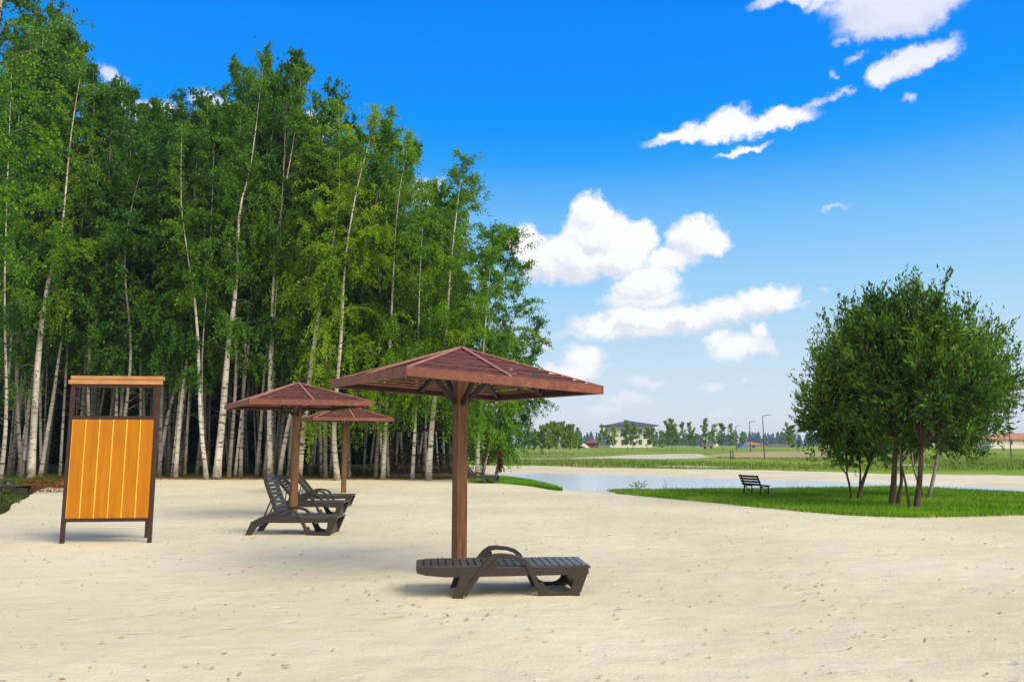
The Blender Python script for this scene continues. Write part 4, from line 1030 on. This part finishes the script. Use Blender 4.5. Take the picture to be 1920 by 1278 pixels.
for x, y, s in ((1127, 797, .9), (1136, 806, .8), (1148, 801, 1), (1174, 790, 1.1), (1184, 794, 1.2), (1212, 800, 1.1), (1221, 803, 1)): yl.append((x, y, 170+random.uniform(-10, 10), LV, GV, s))
GM = 'young birches right of the villa'; LM = 'young birch in the loose row right of the pale villa'
for x, y, s in ((1238, 808, .9), (1248, 791, 1.0), (1257, 787, 1.1), (1264, 795, .9), (1278, 793, .75), (1292, 793, .75), (1298, 803, .8)): yl.append((x, y, 165+random.uniform(-8, 8), LM, GM, s))
GR_ = 'young trees left of the street lamps'; LR_ = 'young pointed birch just left of the far street lamps'
for x, y, s in ((1321, 787, .9), (1335, 796, .9), (1351, 795, .95), (1369, 796, .85)): yl.append((x, y, 172+random.uniform(-6, 6), LR_, GR_, s))
yl += [(1388, 810, 190, 'small far birch between the two left street lamps', None, 1), (1472, 795, 175, 'rounded young tree standing alone right of the street lamps', None, 1.1), (1481, 798, 176, 'rounded young tree touching the lone one right of the street lamps', None, 1.1),
       (1511, 814, 180, 'small round tree beside the left edge of the willow crown', None, 1.2), (1062, 800, 150, 'young birch showing above the right end of the dense clump', None, 1)]
for i, (px, yt, Y, lab, grp, sw) in enumerate(yl):
    k = i % 5; b = gfar(px, Y); H = at(px, yt, Y).z-b.z
    if k not in yp: t = birch('young_birch', b, yv[k], M['young_leaf'], lab, grp); yp[k] = t
    else:
        t = copy_tree(yp[k]); t['label'] = lab
        if grp: t['group'] = grp
        elif 'group' in t: del t['group']
    s = H/6; t.location = b; t.scale = (s*sw, s*sw, s); t.rotation_euler = (0, R(random.uniform(-2, 2)), random.uniform(0, 6))
    if not grp and 'group' in t: del t['group']

# far wood as one mass
rng = np.random.default_rng(8); nT = 620; Cc = []; Ls = []; Aa = []
for k in range(nT):
    Y = rng.uniform(860, 960); px = -60+2160*rng.random(); X = (px-960)/FPX*Y; H = (14.5+3*noise.noise((px*.012, 0, 0))+rng.normal()*1.6)*(1.0 if px > 900 else 1)
    rw = rng.uniform(3, 5.5); n = 75; u = rng.random(n)**.8; a = rng.uniform(0, 6.28, n); r = rw*(1-u*.85)*np.sqrt(rng.random(n))
    Cc.append(np.stack([X+np.cos(a)*r, Y+np.sin(a)*r, .8+H*u], 1)); Ls.append(np.full(n, 2.6)*(1.15-u*.6)); Aa.append(rng.normal(size=(n, 3))*.5+[0, 0, -1])
C = np.vstack(Cc); L = np.concatenate(Ls)
o = link_mesh('distant_wood', leaf_mesh('distant_wood', C, np.vstack(Aa), L*1.2, L, rng), M['far_leaf']); tag(o, 'distant blue-green wood along the horizon', 'wood', kind='stuff')

# water weeds at the tip of the island
p = gp(1197, 917, .03); C = []; m = MB(); rd = random.Random(4)
wp = empty('water_weed', p, 0, label='leafy weed sprouting from the tip of the island over the water', cat='plant')
for k in range(6):
    e = Vector((rd.uniform(-.3, .3), rd.uniform(-.1, .1), rd.uniform(.15, .32))); m.tube([(0, 0, 0), e*.5+Vector((0, 0, .03)), e], [.006, .005, .003], 4)
    C += [list(e*f+Vector((rd.gauss(0, .03), rd.gauss(0, .03), rd.gauss(0, .02)))) for f in [rd.uniform(.4, 1.05) for _ in range(14)]]
m.build('stem', M['willow_bark'], wp); n = len(C); C = np.array(C)
link_mesh('foliage', leaf_mesh('foliage', C, rng.normal(size=(n, 3)), np.full(n, .06), np.full(n, .04), rng), M['birch_leaf'], wp)
solid_obj('reed', lambda m: [m.tube([(dx, 0, 0), (dx*1.6, 0, h)], [.01, .004], 4) for dx, h in ((0, .36), (.04, .25), (-.05, .2))], M['willow_bark'], gp(1247, 917, .03), 'single thin brown reed on the water side of the island', 'reed')

# ------------------------------------------------------------------ haze
hz_ = MB().box(-1150, 1150, -60, 1100, -1.6, 26).build('haze', None)
hm = bpy.data.materials.new('haze'); hm.use_nodes = True; t = NT(hm.node_tree); t.n.clear()
ho = t.new('ShaderNodeOutputMaterial'); pv = t.new('ShaderNodeVolumePrincipled'); t.link(pv.outputs[0], ho.inputs['Volume'])
pv.inputs['Color'].default_value = (.55, .80, 1, 1); pv.inputs['Density'].default_value = .00030
hz_.data.materials.append(hm); tag(hz_, kind='stuff', label='pale blue haze in the distance', cat='haze')
